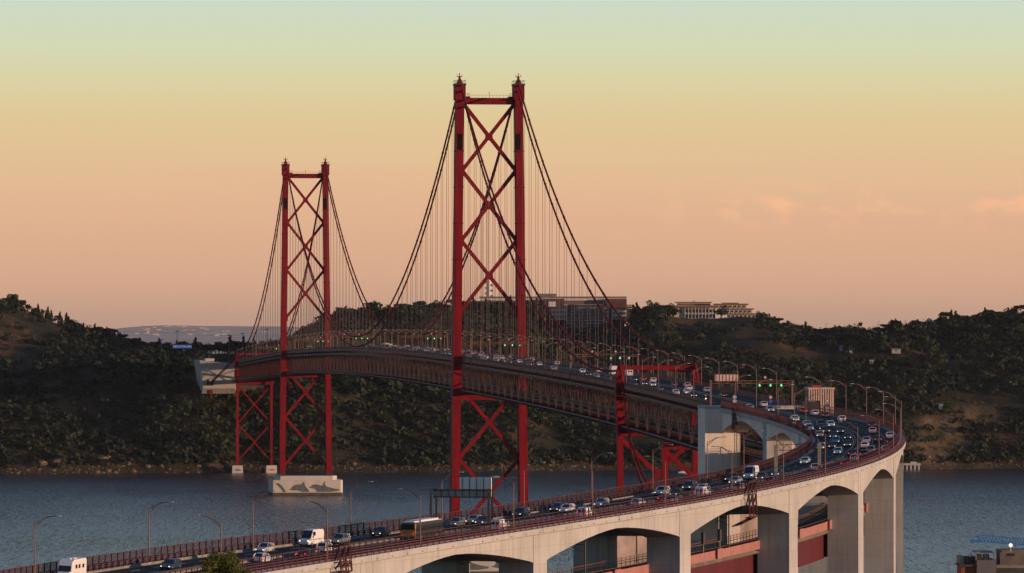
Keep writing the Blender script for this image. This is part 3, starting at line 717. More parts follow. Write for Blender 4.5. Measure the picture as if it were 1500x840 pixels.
# maintenance gantries hooked over the parapet
def traveller(s, off, label, w_, drop):
    p = road(s, off); t_ = thing('maintenance_gantry', tuple(p), label, 'gantry'); sg = 1 if off > 0 else -1
    a = MB(); b = MB()
    for ds_ in (-w_ / 2, 0, w_ / 2):
        for o0, z0, o1, z1 in ((9.6, 2.4, 11.6, 2.4), (11.6, 2.4, 11.9, -drop), (9.6, 2.4, 9.6, .2), (11.9, -drop, 8.5, -drop - 1.6), (11.7, 0, 10.9, -drop * .7), (11.6, 2.4, 10.8, .3)):
            a.bar(road(s + ds_, sg * o0, z0), road(s + ds_, sg * o1, z1), .22)
    for o, z in ((9.6, 2.4), (11.6, 2.4), (11.9, -drop), (11.75, 0), (11.8, -drop * .5), (10.2, -drop - .8), (8.5, -drop - 1.6)):
        a.bar(road(s - w_ / 2, sg * o, z), road(s + w_ / 2, sg * o, z), .2)
    for k in range(4): a.bar(road(s - w_ / 2 + k * w_ / 4, sg * 11.85, -drop), road(s - w_ / 2 + (k + 1) * w_ / 4, sg * 11.7, 1.2), .12)
    a.build('lattice_frame', FENCE, t_)
    MB().hexa([road(s + i, sg * o, z) for z in (-drop - .1, -drop + .05) for i, o in ((-w_ / 2, 10.9), (w_ / 2, 10.9), (w_ / 2, 11.8), (-w_ / 2, 11.8))]).build('platform', DARKST, t_)
traveller(600, 10.5, 'red lattice maintenance gantry on the outer parapet beside the round green tree', 4.5, 1.5)
traveller(408, 10.5, 'red lattice maintenance gantry hanging over the outer arch face', 4.5, 4.2)
traveller(30, -10.5, 'dark maintenance gantry hanging from the inner parapet by the anchorage pier', 4, 4.5)

# ------------------------------------------------------------------ railway viaduct running through the pier gaps
r0 = road(300); rw = thing('railway_viaduct', (r0.x, r0.y, 40), 'red steel railway viaduct threaded between the viaduct pier legs', 'railway viaduct')
ZD = -10.9
for a, b in zip([-26] + PIERS[:-1], PIERS):
    sweep(MB(), a + 2.2 if a > 0 else a, b - 2.2, rect(-3.0, 3.0, ZD - 7.2, ZD - 1.5), 5).build('box_girder', GIRD, rw)
sweep(MB(), -26, SEND, rect(-4.0, 4.0, ZD - 1.0, ZD - .55), 5).build('track_deck', DARKST, rw)
pmn = 0
extra = MB()
for sg in (1, -1):
    i = 0; s = 470. if sg > 0 else 700.
    q = SEND - 4
    while q > 2:
        big = (int(q / 3.2) % 9 == 0)
        o = sg * (4.2 + (.5 if big else 0))
        ring = [[road(x, oo, z) for oo, z in rect(o - .12, o + .12, ZD - 1.2, ZD + (.45 if not big else .7))] for x in (q, q + 3.14)]
        mb = MB().loft(ring)
        if sg > 0 and pmn < 232: mb.build('walkway_panel', SALM, rw); pmn += 1
        q -= 3.2
    if sg < 0:
        for z in (.0, .45, .9): sweep(extra, 0, SEND, rect(-4.25, -4.15, ZD + z - .05, ZD + z + .05), 5)
        k = 0
        while k < SEND: extra.bar(road(k, -4.2, ZD - .6), road(k, -4.2, ZD + 1.0), .12); k += 2.4
        for z in (.35, .8): sweep(extra, 0, SEND, rect(3.6, 3.7, ZD + z - .04, ZD + z + .04), 5)
stuff(extra.build('track_railings', BRONZE, rw))
cg = MB(); q = 4.
while q < SEND - 3: cg.bar(road(q, 4.15, ZD - 1.9), road(q + .75, 3.1, ZD - 1.35), .34, .34); q += 1.55
stuff(cg.build('cantilever_brackets', KERB, rw))
tr = MB()
for o in (-2.6, -1.1, 1.1, 2.6): sweep(tr, -26, SEND, rect(o - .05, o + .05, ZD - .54, ZD - .38), 5)
tr.build('rails', GREYSTEEL, rw)
def rmast(s, off, label):
    p = road(s, off, ZD); t_ = thing('catenary_mast', tuple(p), label, 'catenary mast', 'masts along the railway under the viaduct'); sg = -1 if off > 0 else 1
    MB().tube([p - Vector((0, 0, .5)), p + Vector((0, 0, 6.6))], .16, 6).build('post', DARKST, t_)
    a = MB(); a.bar(p + Vector((0, 0, 6.0)), road(s, off + sg * 3.0, ZD + 6.0), .10); a.bar(p + Vector((0, 0, 4.6)), road(s, off + sg * 2.6, ZD + 5.6), .08); a.bar(road(s, off + sg * 1.2, ZD + 6.0), road(s, off + sg * 2.8, ZD + 5.0), .07)
    a.build('bracket_arm', DARKST, t_)
for s, o, lb in ((428, -4.3, 'dark railway mast with bracket arm near the salmon panels'), (398, 3.9, 'dark railway mast behind the red lattice gantry'), (352, 3.9, 'dark railway mast in the tall arch with the deep red girder'),
                 (478, 3.9, 'slim railway mast in the wide arch over the open water'), (110, -4.3, 'railway mast in the small arch beside the orange lit pier')): rmast(s, o, lb)
# rail signal lamps
for s, lb in ((414, 'black rail signal head on a short post beside the salmon panels'), (404, 'second black rail signal behind the salmon panels')):
    p = road(s, 4.0, ZD); t_ = thing('rail_signal', tuple(p), lb, 'rail signal')
    MB().tube([p, p + Vector((0, 0, 2.2))], .12, 6).build('post', GREYSTEEL, t_); MB().tube([p + Vector((0, 0, 2.0)), p + Vector((0, 0, 4.2))], .42, 8).build('signal_head', DARKST, t_)

# ------------------------------------------------------------------ street lamps
def lamp_mesh():
    pole = MB().tube([(0, 0, 0), (0, 0, 3), (0, 0, 8.3)], [.12, .10, .075], 6).mesh('pole', LAMPP)
    arm = MB(); arm.tube([(0, 0, 7.5), (.5, 0, 7.9), (1.5, 0, 8.75), (2.3, 0, 9.1), (3.3, 0, 9.2)], .055, 5); arm.tube([(0, 0, 8.15), (.7, 0, 8.45), (1.6, 0, 8.95), (2.3, 0, 9.15)], .05, 5)
    for a, b in (((.45, 0, 7.85), (.7, 0, 8.42)), ((1.0, 0, 8.3), (1.1, 0, 8.65))): arm.bar(a, b, .05)
    lum = MB().loft([[Vector((x, y * w_, 9.2 + z)) for y, z in ((-1, -.06), (1, -.06), (.7, .08), (-.7, .08))] for x, w_ in ((3.15, .10), (3.4, .17), (3.9, .15), (4.0, .08))])
    return pole, arm.mesh('arm', LAMPP), lum.mesh('luminaire', LUM)
LM = lamp_mesh()
def lamp(s, off, label, group):
    p = road(s, off, .1); h = heading(s); sg = -1 if off > 0 else 1
    M = Matrix.Translation(p) @ Matrix.Rotation(h + (math.pi if sg < 0 else 0), 4, 'Z')
    t_ = thing('street_lamp', None, label, 'street lamp', group, M)
    for nm, me in zip(('pole', 'arm', 'luminaire'), LM): link(nm, me, t_)
LAMP_OUT = [(648, 'beside the round green tree'), (603, 'by the red maintenance gantry near the tree'), (565, 'in line with the orange bus'), (526, 'by the white van at the sign gantry'), (490, 'by the white box van on the outer lane'), (453, 'behind the silver hatchback on the outer lane'), (415, 'above the red gantry over the arch'), (382, 'past the pale thick gantry post'),
            (350, 'above the pier between two tall arches'), (318, 'over the tallest arch'), (288, 'by the column of braking cars'), (256, 'over the outermost pier'), (226, 'at the widest point of the bend'), (190, 'on the far rim of the bend'), (160, 'second along the far rim of the bend'), (131, 'third along the far rim of the bend'), (102, 'fourth along the far rim of the bend'), (72, 'behind the lone white car'), (35, 'beside the slatted shelter')]
for s, d in LAMP_OUT: lamp(s, 9.9, 'street lamp on the outer parapet ' + d, 'street lamps along the viaduct')
LAMP_IN = [(672, 'by the motorhome'), (626, 'by the dark estate car at the picture edge'), (586, 'behind the white panel van'), (548, 'by the black hatchback'), (510, 'behind the green and black taxi'), (472, 'by the dark sport utility car'), (437, 'between the silver cars and the open water'), (402, 'before the red support frame'), (366, 'before the anchorage pier'), (336, 'by the white delivery van with headlights'), (300, 'by the inner kerb of the sharp bend'),
           (145, 'at the inner rim of the traffic queue'), (118, 'over the silver car at the inner rim'), (89, 'over the second small arch'), (55, 'over the first small arch'), (21, 'carrying two round signs')]
for s, d in LAMP_IN: lamp(s, -9.9, 'street lamp on the inner parapet ' + d, 'street lamps along the viaduct')
Yl = 1453.
while Yl < 3620:
    sp = 'beside the anchorage' if Yl < 1600 else ('on the approach side of the tall tower' if Yl < 2090 else ('between the two red towers' if Yl < 3105 else 'beyond the smaller red tower'))
    lamp(dY(Yl), 10.3, 'slim deck lamp on the hotel side ' + sp, 'street lamps along the suspended deck')
    lamp(dY(Yl + 13), -10.3, 'slim deck lamp on the open water side ' + sp, 'street lamps along the suspended deck')
    Yl += 35.2

# ------------------------------------------------------------------ overhead gantries and signs
def lane_gantry(Yd, label, detail=False):
    s = dY(Yd); p = road(s); t_ = thing('lane_signal_gantry', tuple(p), label, 'signal gantry')
    for o in (-10.9, 10.9): MB().bar(road(s, o, -2 if o < 0 else 0), road(s, o, 7.0), .5, .5).build('post', LAMPP, t_)
    b = MB()
    for z in (6.1, 6.8): b.bar(road(s, -10.9, z), road(s, 10.9, z), .16)
    n = 16
    for i in range(n): b.bar(road(s, -10.9 + 21.8 * i / n, 6.1), road(s, -10.9 + 21.8 * (i + 1) / n, 6.8 if i % 2 else 6.1), .09); b.bar(road(s, -10.9 + 21.8 * i / n, 6.1), road(s, -10.9 + 21.8 * i / n, 6.8), .08)
    b.build('lattice_beam', BRONZE, t_)
    for o in (-8, -5.2, -2.2, 2.1, 5.0, 7.9):
        c = road(s, o, 5.6); bx = MB().box((0, 0, 0), (1.05, .35, 1.05), 0, Matrix.Translation(c) @ Matrix.Rotation(A0, 4, 'Z'))
        sb = bx.build('signal_box', DARKST, t_)
        if o > 0:   # lit green down arrow
            poly = [(-.12, .34), (.12, .34), (.12, .04), (.32, .04), (0, -.36), (-.32, .04), (-.12, .04)]
            Mx = Matrix.Translation(road(s, o, 5.6) - UA * .2) @ Matrix.Rotation(A0, 4, 'Z') @ Matrix.Rotation(R(90), 4, 'X')
            MB().prism(poly, .06, 0, Mx).build('green_arrow', GREEN, sb)
    for o in (-4.0, 3.6):
        c = road(s, o, 7.7); Mx = Matrix.Translation(c) @ Matrix.Rotation(A0, 4, 'Z') @ Matrix.Rotation(R(90), 4, 'X')
        g = [(.42 * math.cos(k * math.pi / 7), .42 * math.sin(k * math.pi / 7)) for k in range(14)]; g2 = [(x * .7, y * .7) for x, y in g]
        rs = MB().prism(g, .08, 0, Mx).build('round_sign', SIGR, t_); MB().prism(g2, .11, 0, Mx).build('sign_face', SIGW, rs)
    return t_
GL = ['between the anchorage and the slatted shelter', 'on the side span before the red portal', 'just in front of the tall red tower', 'just behind the tall red tower', 'in the middle of the main span', 'just in front of the smaller red tower', 'beyond the smaller red tower']
for Yd, d in zip((1430, 1740, 2059, 2375, 2770, 3040, 3400), GL):
    t_ = lane_gantry(Yd, 'lane signal gantry with green arrows ' + d)
SALB = mat('faded pink sign back', (.60, .42, .36), .6, var=.25, scale=1.2)
s = dY(1430); M0 = Matrix.Translation(road(s, -6.8, 7.6)) @ Matrix.Rotation(A0, 4, 'Z')
t_ = thing('road_sign', tuple(road(s, -6.8, 7.6)), 'faded pink back of a sign board on the lane signal gantry', 'road sign')
MB().box((0, -.45, 0), (6.2, .2, 1.75), 0, M0).build('board', SALB, t_)
for k in range(7): MB().box((-2.7 + k * .9, -.60, 0), (.12, .12, 1.8), 0, M0).build('rib', SALM, t_)
# sign gantry over the inner carriageway
s = 512; p = road(s, -5.5); t_ = thing('sign_gantry', tuple(p), 'grey sign gantry seen from behind over the white van lanes', 'sign gantry')
for o in (-10.6, -.15):
    for e in ((-.55, .55) if o < -5 else (-.35, .35)): MB().bar(road(s + e * 2.2, o, 0), road(s + e * 2.2, o, 6.6), .38, .38).build('post', DARKST, t_)
fr = MB()
for z in (5.15, 6.35): fr.bar(road(s + .6, -10.4, z), road(s + .6, .3, z), .18)
for i in range(9): fr.bar(road(s + .7, -10.2 + i * 1.3, 5.0), road(s + .7, -10.2 + i * 1.3, 6.7 if i < 4 else 8.6), .12)
fr.build('frame', DARKST, t_)
MB().hexa([road(s + e, o, z) for z in (5.2, 6.45) for e, o in ((.2, -10.0), (.2, .2), (.45, .2), (.45, -10.0))]).build('catwalk_panel', mat('dull catwalk sheet', (.34, .34, .30), .7, var=.2, scale=.5), t_)
for k in range(3): MB().hexa([road(s + e, o, z) for z in (6.5, 8.5) for e, o in ((.2, -5.6 + k * 1.95), (.2, -5.6 + k * 1.95 + 1.9), (.45, -5.6 + k * 1.95 + 1.9), (.45, -5.6 + k * 1.95))]).build('sign_back', SIGNB, t_)
# thin portal gantry over the outer carriageway at the bend
s = 350; p = road(s, 4); t_ = thing('gantry_frame', tuple(p), 'thin lattice gantry on two pale posts above the bend', 'gantry')
for o in (-.1, 8.7): MB().bar(road(s, o, 0), road(s, o, 6.6), .85, .7).build('post', KERB, t_)
b = MB()
for z in (5.5, 6.6): b.bar(road(s, -.1, z), road(s, 8.7, z), .12)
for i in range(8): b.bar(road(s, -.1 + 1.1 * i, 5.5 if i % 2 else 6.6), road(s, 1.0 + 1.1 * i, 6.6 if i % 2 else 5.5), .08)
b.build('lattice_beam', DARKST, t_)
# slatted shelter beside the deck
s = 8; t_ = thing('slatted_shelter', tuple(road(s, 13)), 'tall slatted shelter box standing outside the far parapet', 'shelter')
BX = mat('beige slat paint', (.52, .38, .31), .7, var=.12, scale=.4)
for k in range(11): MB().hexa([road(s + e, 10.95 + k * .62 + f, z) for z in (-1 if k > 4 else 2.6, 5.6) for e, f in ((3.2, 0), (3.2, .34), (2.9, .34), (2.9, 0))]).build('slat', BX, t_)
MB().hexa([road(s + e, o, z) for z in (5.6, 5.95) for e, o in ((3.4, 10.8), (3.4, 17.9), (-4, 17.9), (-4, 10.8))]).build('roof', BX, t_)
MB().hexa([road(s + e, o, z) for z in (-1, 5.6) for e, o in ((2.6, 11), (2.6, 17.7), (-3.6, 17.7), (-3.6, 11))]).build('back_wall', mat('shelter lining', (.20, .14, .12), .8, var=.2, scale=.4), t_)
MB().hexa([road(s + e, o, z) for z in (-.9, 2.3) for e, o in ((3.0, 11.2), (3.0, 14.0), (2.7, 14.0), (2.7, 11.2))]).build('opening', DARKST, t_)
MB().hexa([road(s + e, o, z) for z in (5.96, 6.5) for e, o in ((3.0, 12), (3.0, 14.2), (1, 14.2), (1, 12))]).build('roof_unit', SIGR, t_)
# pole signs
def pole_sign(s, off, label, blue):
    p = road(s, off); t_ = thing('road_sign', tuple(p), label, 'road sign'); z0 = 2.0 if blue else 2.6
    MB().bar(p, p + Vector((0, 0, 4.2)), .12).build('post', LAMPP, t_)
    h = heading(s); g = [(.5 * math.cos(k * math.pi / 7), .5 * math.sin(k * math.pi / 7)) for k in range(14)]
    for z, m_, m2 in ((3.6, SIGR if blue else SIGW, SIGW), (2.5, SIGBL if blue else SIGW, SIGBL if blue else SIGW)):
        Mx = Matrix.Translation(p + Vector((math.sin(h) * .1, -math.cos(h) * .1, z))) @ Matrix.Rotation(h, 4, 'Z') @ Matrix.Rotation(R(90), 4, 'X')
        d_ = MB().prism(g, .06, 0, Mx).build('sign_disc', m_, t_); MB().prism([(x * .68, y * .68) for x, y in g], .09, 0, Mx).build('sign_face', m2, d_)
pole_sign(18, -.2, 'round red sign over a blue disc in the median near the slatted shelter', True)
pole_sign(48, 9.4, 'round red sign over a blue disc behind the slatted shelter', True)
pole_sign(18, -9.6, 'two round white discs on a post above the first small arch', False)

# ------------------------------------------------------------------ vehicles
def car_proto(kind):
    """meshes of one vehicle kind: list of (name, mesh, is_paint, sub parts)"""
    parts = []
    def ring(x, hw, z0, zs, z1, tuck=.10): return [Vector((x, y, z)) for y, z in ((-hw + tuck, z0), (hw - tuck, z0), (hw, z0 + .18), (hw, zs), (hw - tuck * 1.2, z1), (-hw + tuck * 1.2, z1), (-hw, zs), (-hw, z0 + .18))]
    DUM = PAINT['white']
    BUSG = mat('matt tinted bus glass', (.02, .021, .023), .6, var=0, spec=.2)
    if kind in ('sedan', 'hatch', 'suv', 'estate'):
        L, W, zt, zb, gnd = dict(sedan=(4.6, .90, 1.44, .92, .20), hatch=(4.1, .87, 1.48, .93, .20), suv=(4.5, .93, 1.68, 1.04, .26), estate=(4.6, .90, 1.50, .94, .20))[kind]
        h = L / 2; hood = zb - .14
        st = [(h, W * .80, gnd + .16, gnd + .36, hood - .22), (h - .12, W * .93, gnd + .02, hood - .24, hood - .13), (h - .6, W, gnd, hood - .14, hood - .03), (h - 1.25, W, gnd, zb - .12, zb), (0, W, gnd, zb - .10, zb + .02)]
        if kind == 'sedan': st += [(-h + 1.0, W, gnd, zb - .08, zb + .04), (-h + .12, W * .95, gnd + .05, zb - .14, zb), (-h, W * .85, gnd + .16, zb - .3, zb - .16)]
        else: st += [(-h + .6, W, gnd, zb - .08, zb + .03), (-h + .06, W * .95, gnd + .05, zb - .12, zb), (-h, W * .88, gnd + .16, zb - .3, zb - .14)]
        body = MB().loft([ring(*r) for r in st]); fw = h - 1.15
        rear_b, rear_t = dict(sedan=(-h + .75, -h + 1.55), hatch=(-h + .10, -h + .55), suv=(-h + .12, -h + .45), estate=(-h + .12, -h + .6))[kind]
        ft = fw - .85; gb, gt = W - .07, W - .25
        glass = MB().hexa([(rear_b, -gb, zb), (fw, -gb, zb - .03), (fw, gb, zb - .03), (rear_b, gb, zb), (rear_t, -gt, zt - .05), (ft, -gt, zt - .06), (ft, gt, zt - .06), (rear_t, gt, zt - .05)])
        roof = MB().loft([[Vector((x, y, z)) for y, z in ((-w_, z0), (w_, z0), (w_ * .8, z1), (-w_ * .8, z1))] for x, w_, z0, z1 in ((rear_t - .06, gt + .03, zt - .09, zt - .02), ((ft + rear_t) / 2, gt + .05, zt - .08, zt + .02), (ft + .05, gt + .03, zt - .10, zt - .03))])
        for sg in (-1, 1):
            roof.bar((fw, sg * gb, zb - .02), (ft, sg * (gt + .01), zt - .06), .09); roof.bar((rear_b, sg * gb, zb), (rear_t, sg * (gt + .01), zt - .06), .16 if kind != 'sedan' else .12)
            xm = (ft + rear_t) / 2 + .1; roof.bar((xm, sg * gb, zb), (xm, sg * (gt + .01), zt - .06), .09)
            if kind != 'sedan': roof.bar((rear_b + .55, sg * gb, zb), (rear_t + .55, sg * (gt + .01), zt - .06), .10)
            roof.box((fw - .1, sg * (W + .08), zb + .06), (.12, .2, .14))
        wx, wr = h - .82, (.34 if kind == 'suv' else .31); hz = hood - .30; tz = zb - .22; nose = h
        lights = ((nose - .07, W * .70, hz + .02, .30, .14), (-h + .02, W * .74, tz, .26, .2))
    elif kind in ('van', 'minivan'):
        L, W, zt, gnd = (5.7, 1.0, 2.55, .28) if kind == 'van' else (4.3, .92, 1.85, .24)
        h = L / 2; hood = 1.12 if kind == 'van' else .98; k = zt
        st = [(h, W * .85, gnd + .1, gnd + .4, hood - .2), (h - .15, W * .96, gnd, hood - .2, hood - .06), (h - .75, W, gnd, hood - .05, hood + .08), (h - 1.7, W, gnd, hood + .1, k - .02), (h - 2.2, W, gnd, k - .35, k), (-h + .3, W, gnd, k - .35, k), (-h, W * .97, gnd + .05, k - .4, k - .06)]
        body = MB().loft([ring(*r, tuck=.12) for r in st])
        glass = MB()
        a = Vector((h - .78, 0, hood + .10)); b = Vector((h - 1.66, 0, k - .10))
        for f_ in (0,): glass.hexa([(a.x + .03, -W * .84, a.z), (a.x + .03, W * .84, a.z), (a.x - .02, W * .84, a.z - .02), (a.x - .02, -W * .84, a.z - .02), (b.x + .05, -W * .78, b.z), (b.x + .05, W * .78, b.z), (b.x, W * .78, b.z - .02), (b.x, -W * .78, b.z - .02)])
        for sg in (-1, 1): glass.box((h - 1.9, sg * (W + .005), (hood + k) / 2 + .12), (.85, .03, k * .24)); glass.box((-h, sg * W * .42, k * .68), (.05, W * .62, k * .22))
        roof = MB().box((-.4, 0, k + .01), (L - 3.2, W * 1.5, .06))
        for sg in (-1, 1): roof.box((h - 1.25, sg * (W + .14), hood + .35), (.12, .22, .34))
        wx, wr = h - .95, .35; lights = ((h - .06, W * .72, hood - .26, .30, .2), (-h + .0, W * .86, gnd + .75, .16, .5))
    elif kind == 'box_truck':
        L, W, zt, gnd = 6.6, 1.1, 3.1, .45; h = L / 2; hood = 1.2
        body = MB().box((-.9, 0, gnd + 1.45), (4.8, 2.2, 2.4)); body.loft([ring(x, w_, gnd, zs, z1) for x, w_, zs, z1 in ((h, .95, 1.2, 1.35), (h - .25, 1.0, 1.5, 2.1), (h - .6, 1.0, 2.1, 2.35), (h - 1.6, 1.0, 2.1, 2.35))])
        glass = MB().hexa([(h - .02, -.85, 1.4), (h - .02, .85, 1.4), (h - .1, .85, 1.38), (h - .1, -.85, 1.38), (h - .26, -.8, 2.1), (h - .26, .8, 2.1), (h - .34, .8, 2.08), (h - .34, -.8, 2.08)])
        roof = MB().box((-.9, 0, gnd + 2.68), (4.7, 2.1, .06)); wx, wr = h - 1.0, .42; lights = ((h - .02, .7, .85, .3, .2), (-h + .0, .9, .9, .2, .3))
    elif kind == 'bus':
        L, W, zt, gnd = 11.6, 1.25, 3.0, .32; h = L / 2
        body = MB().loft([ring(x, w_, gnd, zs, z1, .12) for x, w_, zs, z1 in ((h, 1.12, 2.6, 2.85), (h - .2, 1.25, 2.75, 3.0), (-h + .2, 1.25, 2.75, 3.0), (-h, 1.18, 2.65, 2.9))])
        glass = MB()
        for sg in (-1, 1): glass.box((0, sg * 1.255, 1.95), (L - .8, .03, 1.0))
        glass.box((h + .0, 0, 1.9), (.06, 2.2, 1.3)); glass.box((-h - .0, 0, 2.25), (.06, 2.1, .8))
        roof = MB().box((.8, 0, 3.1), (7.6, 1.9, .34)); roof.box((-4.2, 0, 3.06), (2.0, 1.7, .22)); roof.box((0, 0, 3.005), (L - .3, 2.4, .05))
        wx, wr = h - 2.6, .48; lights = ((h - .02, .95, .75, .3, .2), (-h - .01, 1.02, 1.15, .2, .5))
    elif kind == 'motorhome':
        L, W, zt, gnd = 6.8, 1.12, 3.0, .4; h = L / 2
        body = MB().loft([ring(x, w_, gnd, zs, z1, .1) for x, w_, zs, z1 in ((h, .9, .9, 1.1), (h - .7, 1.0, 1.1, 1.3), (h - .75, 1.05, 1.25, 1.5), (h - 1.0, 1.1, 2.2, 2.55), (h - 1.9, 1.12, 2.6, 2.95), (-h, 1.12, 2.7, 3.0))])
        glass = MB().hexa([(h - .55, -.95, 1.3), (h - .55, .95, 1.3), (h - .66, .95, 1.28), (h - .66, -.95, 1.28), (h - .88, -.95, 2.1), (h - .88, .95, 2.1), (h - .98, .95, 2.08), (h - .98, -.95, 2.08)])
        for sg in (-1, 1):
            for x in (.9, -.4, -2.0): glass.box((x, sg * 1.13, 1.95), (.75, .04, .55))
        roof = MB().box((-.6, 0, 3.03), (1.0, .8, .12)); roof.box((1.0, 0, 3.03), (.6, .6, .14)); wx, wr = h - 1.1, .36; lights = ((h - .03, .75, .8, .3, .2), (-h, .95, 1.0, .16, .4))
    wheel = MB(); rim = MB()
    hw_f = .22; wheel.tube([(0, -.11, 0), (0, .11, 0)], wr, 12); rim.tube([(0, -.125, 0), (0, .125, 0)], wr * .62, 10)
    (hx, hy, hz_, hw_, hh_), (tx, ty, tz_, tw_, th_) = lights
    head = MB().box((0, 0, 0), (.16, hw_ * .78, hh_ * .85)).mesh('headlight', HEAD); tail = MB().box((0, 0, 0), (.1, tw_, th_)).mesh('tail_light', TAIL)
    pl = MB().box((0, 0, 0), (.06, .52, .12)).mesh('licence_plate', PLATE); bp = MB().box((0, 0, 0), (.06, W * 1.2, .16)).mesh('grille', GLASS)
    rear_ = MB().box((-L / 2 - .02, 0, 1.25), (.08, 2.3, 1.1)); rear_.box((-L / 2 + .2, 1.262, 1.75), (.4, .03, 2.1)); rear_.box((-L / 2 + .2, -1.262, 1.75), (.4, .03, 2.1))
    return dict(rear=rear_.mesh('rear_panel', PAINT['yellow']), body=body.mesh('body', DUM), glass=glass.mesh('window_glass', BUSG if kind == 'bus' else GLASS), roof=roof.mesh('roof', DUM), wheel=wheel.mesh('wheel', TYRE), rim=rim.mesh('rim', RIM),
                head=head, tail=tail, plate=pl, grille=bp, w=(wx, W - .1, wr), h=(hx, hy, hz_), t=(tx, ty, tz_), L=L / 2, gnd=gnd)
PROTO = {}
def vehicle(s, off, kind, colr, label, group=None, roofc=None, detail=True, name=None):
    if kind not in PROTO: PROTO[kind] = car_proto(kind)
    P = PROTO[kind]; off = max(-8.1, min(8.1, off))
    M = frame(s, off, .02, flip=off > 0)
    nm = dict(sedan='car', hatch='car', suv='car', estate='car', minivan='van').get(kind, kind)
    t_ = thing(name or nm, None, label, dict(box_truck='truck').get(nm, nm), group or 'vehicles driving over the bridge and viaduct', M)
    def put(n_, me, loc=(0, 0, 0), mt=None, par=None):
        o = link(n_, me, par or t_, loc)
        if mt: o.material_slots[0].link = 'OBJECT'; o.material_slots[0].material = mt
        return o
    put('body', P['body'], mt=PAINT[colr]); put('window_glass', P['glass']); put('roof', P['roof'], mt=PAINT[roofc or colr])
    for sg in (-1, 1):
        if off < 0: put('headlight', P['head'], (P['h'][0], sg * P['h'][1], P['h'][2]))
        put('tail_light', P['tail'], (P['t'][0], sg * P['t'][1], P['t'][2]))
        for e in (-1, 1):
            w_ = put('wheel', P['wheel'], (e * P['w'][0], sg * P['w'][1], P['w'][2]))
            if detail: put('rim', P['rim'], par=w_)
    if kind == 'bus' and detail:
        put('rear_panel', P['rear'])
    if detail:
        put('licence_plate', P['plate'], ((P['L'] if off < 0 else -P['L']) * 1.0 - (.02 if off < 0 else -.0), 0, P['gnd'] + .32)); put('grille', P['grille'], (P['L'] - .04, 0, P['gnd'] + .25))
    return t_
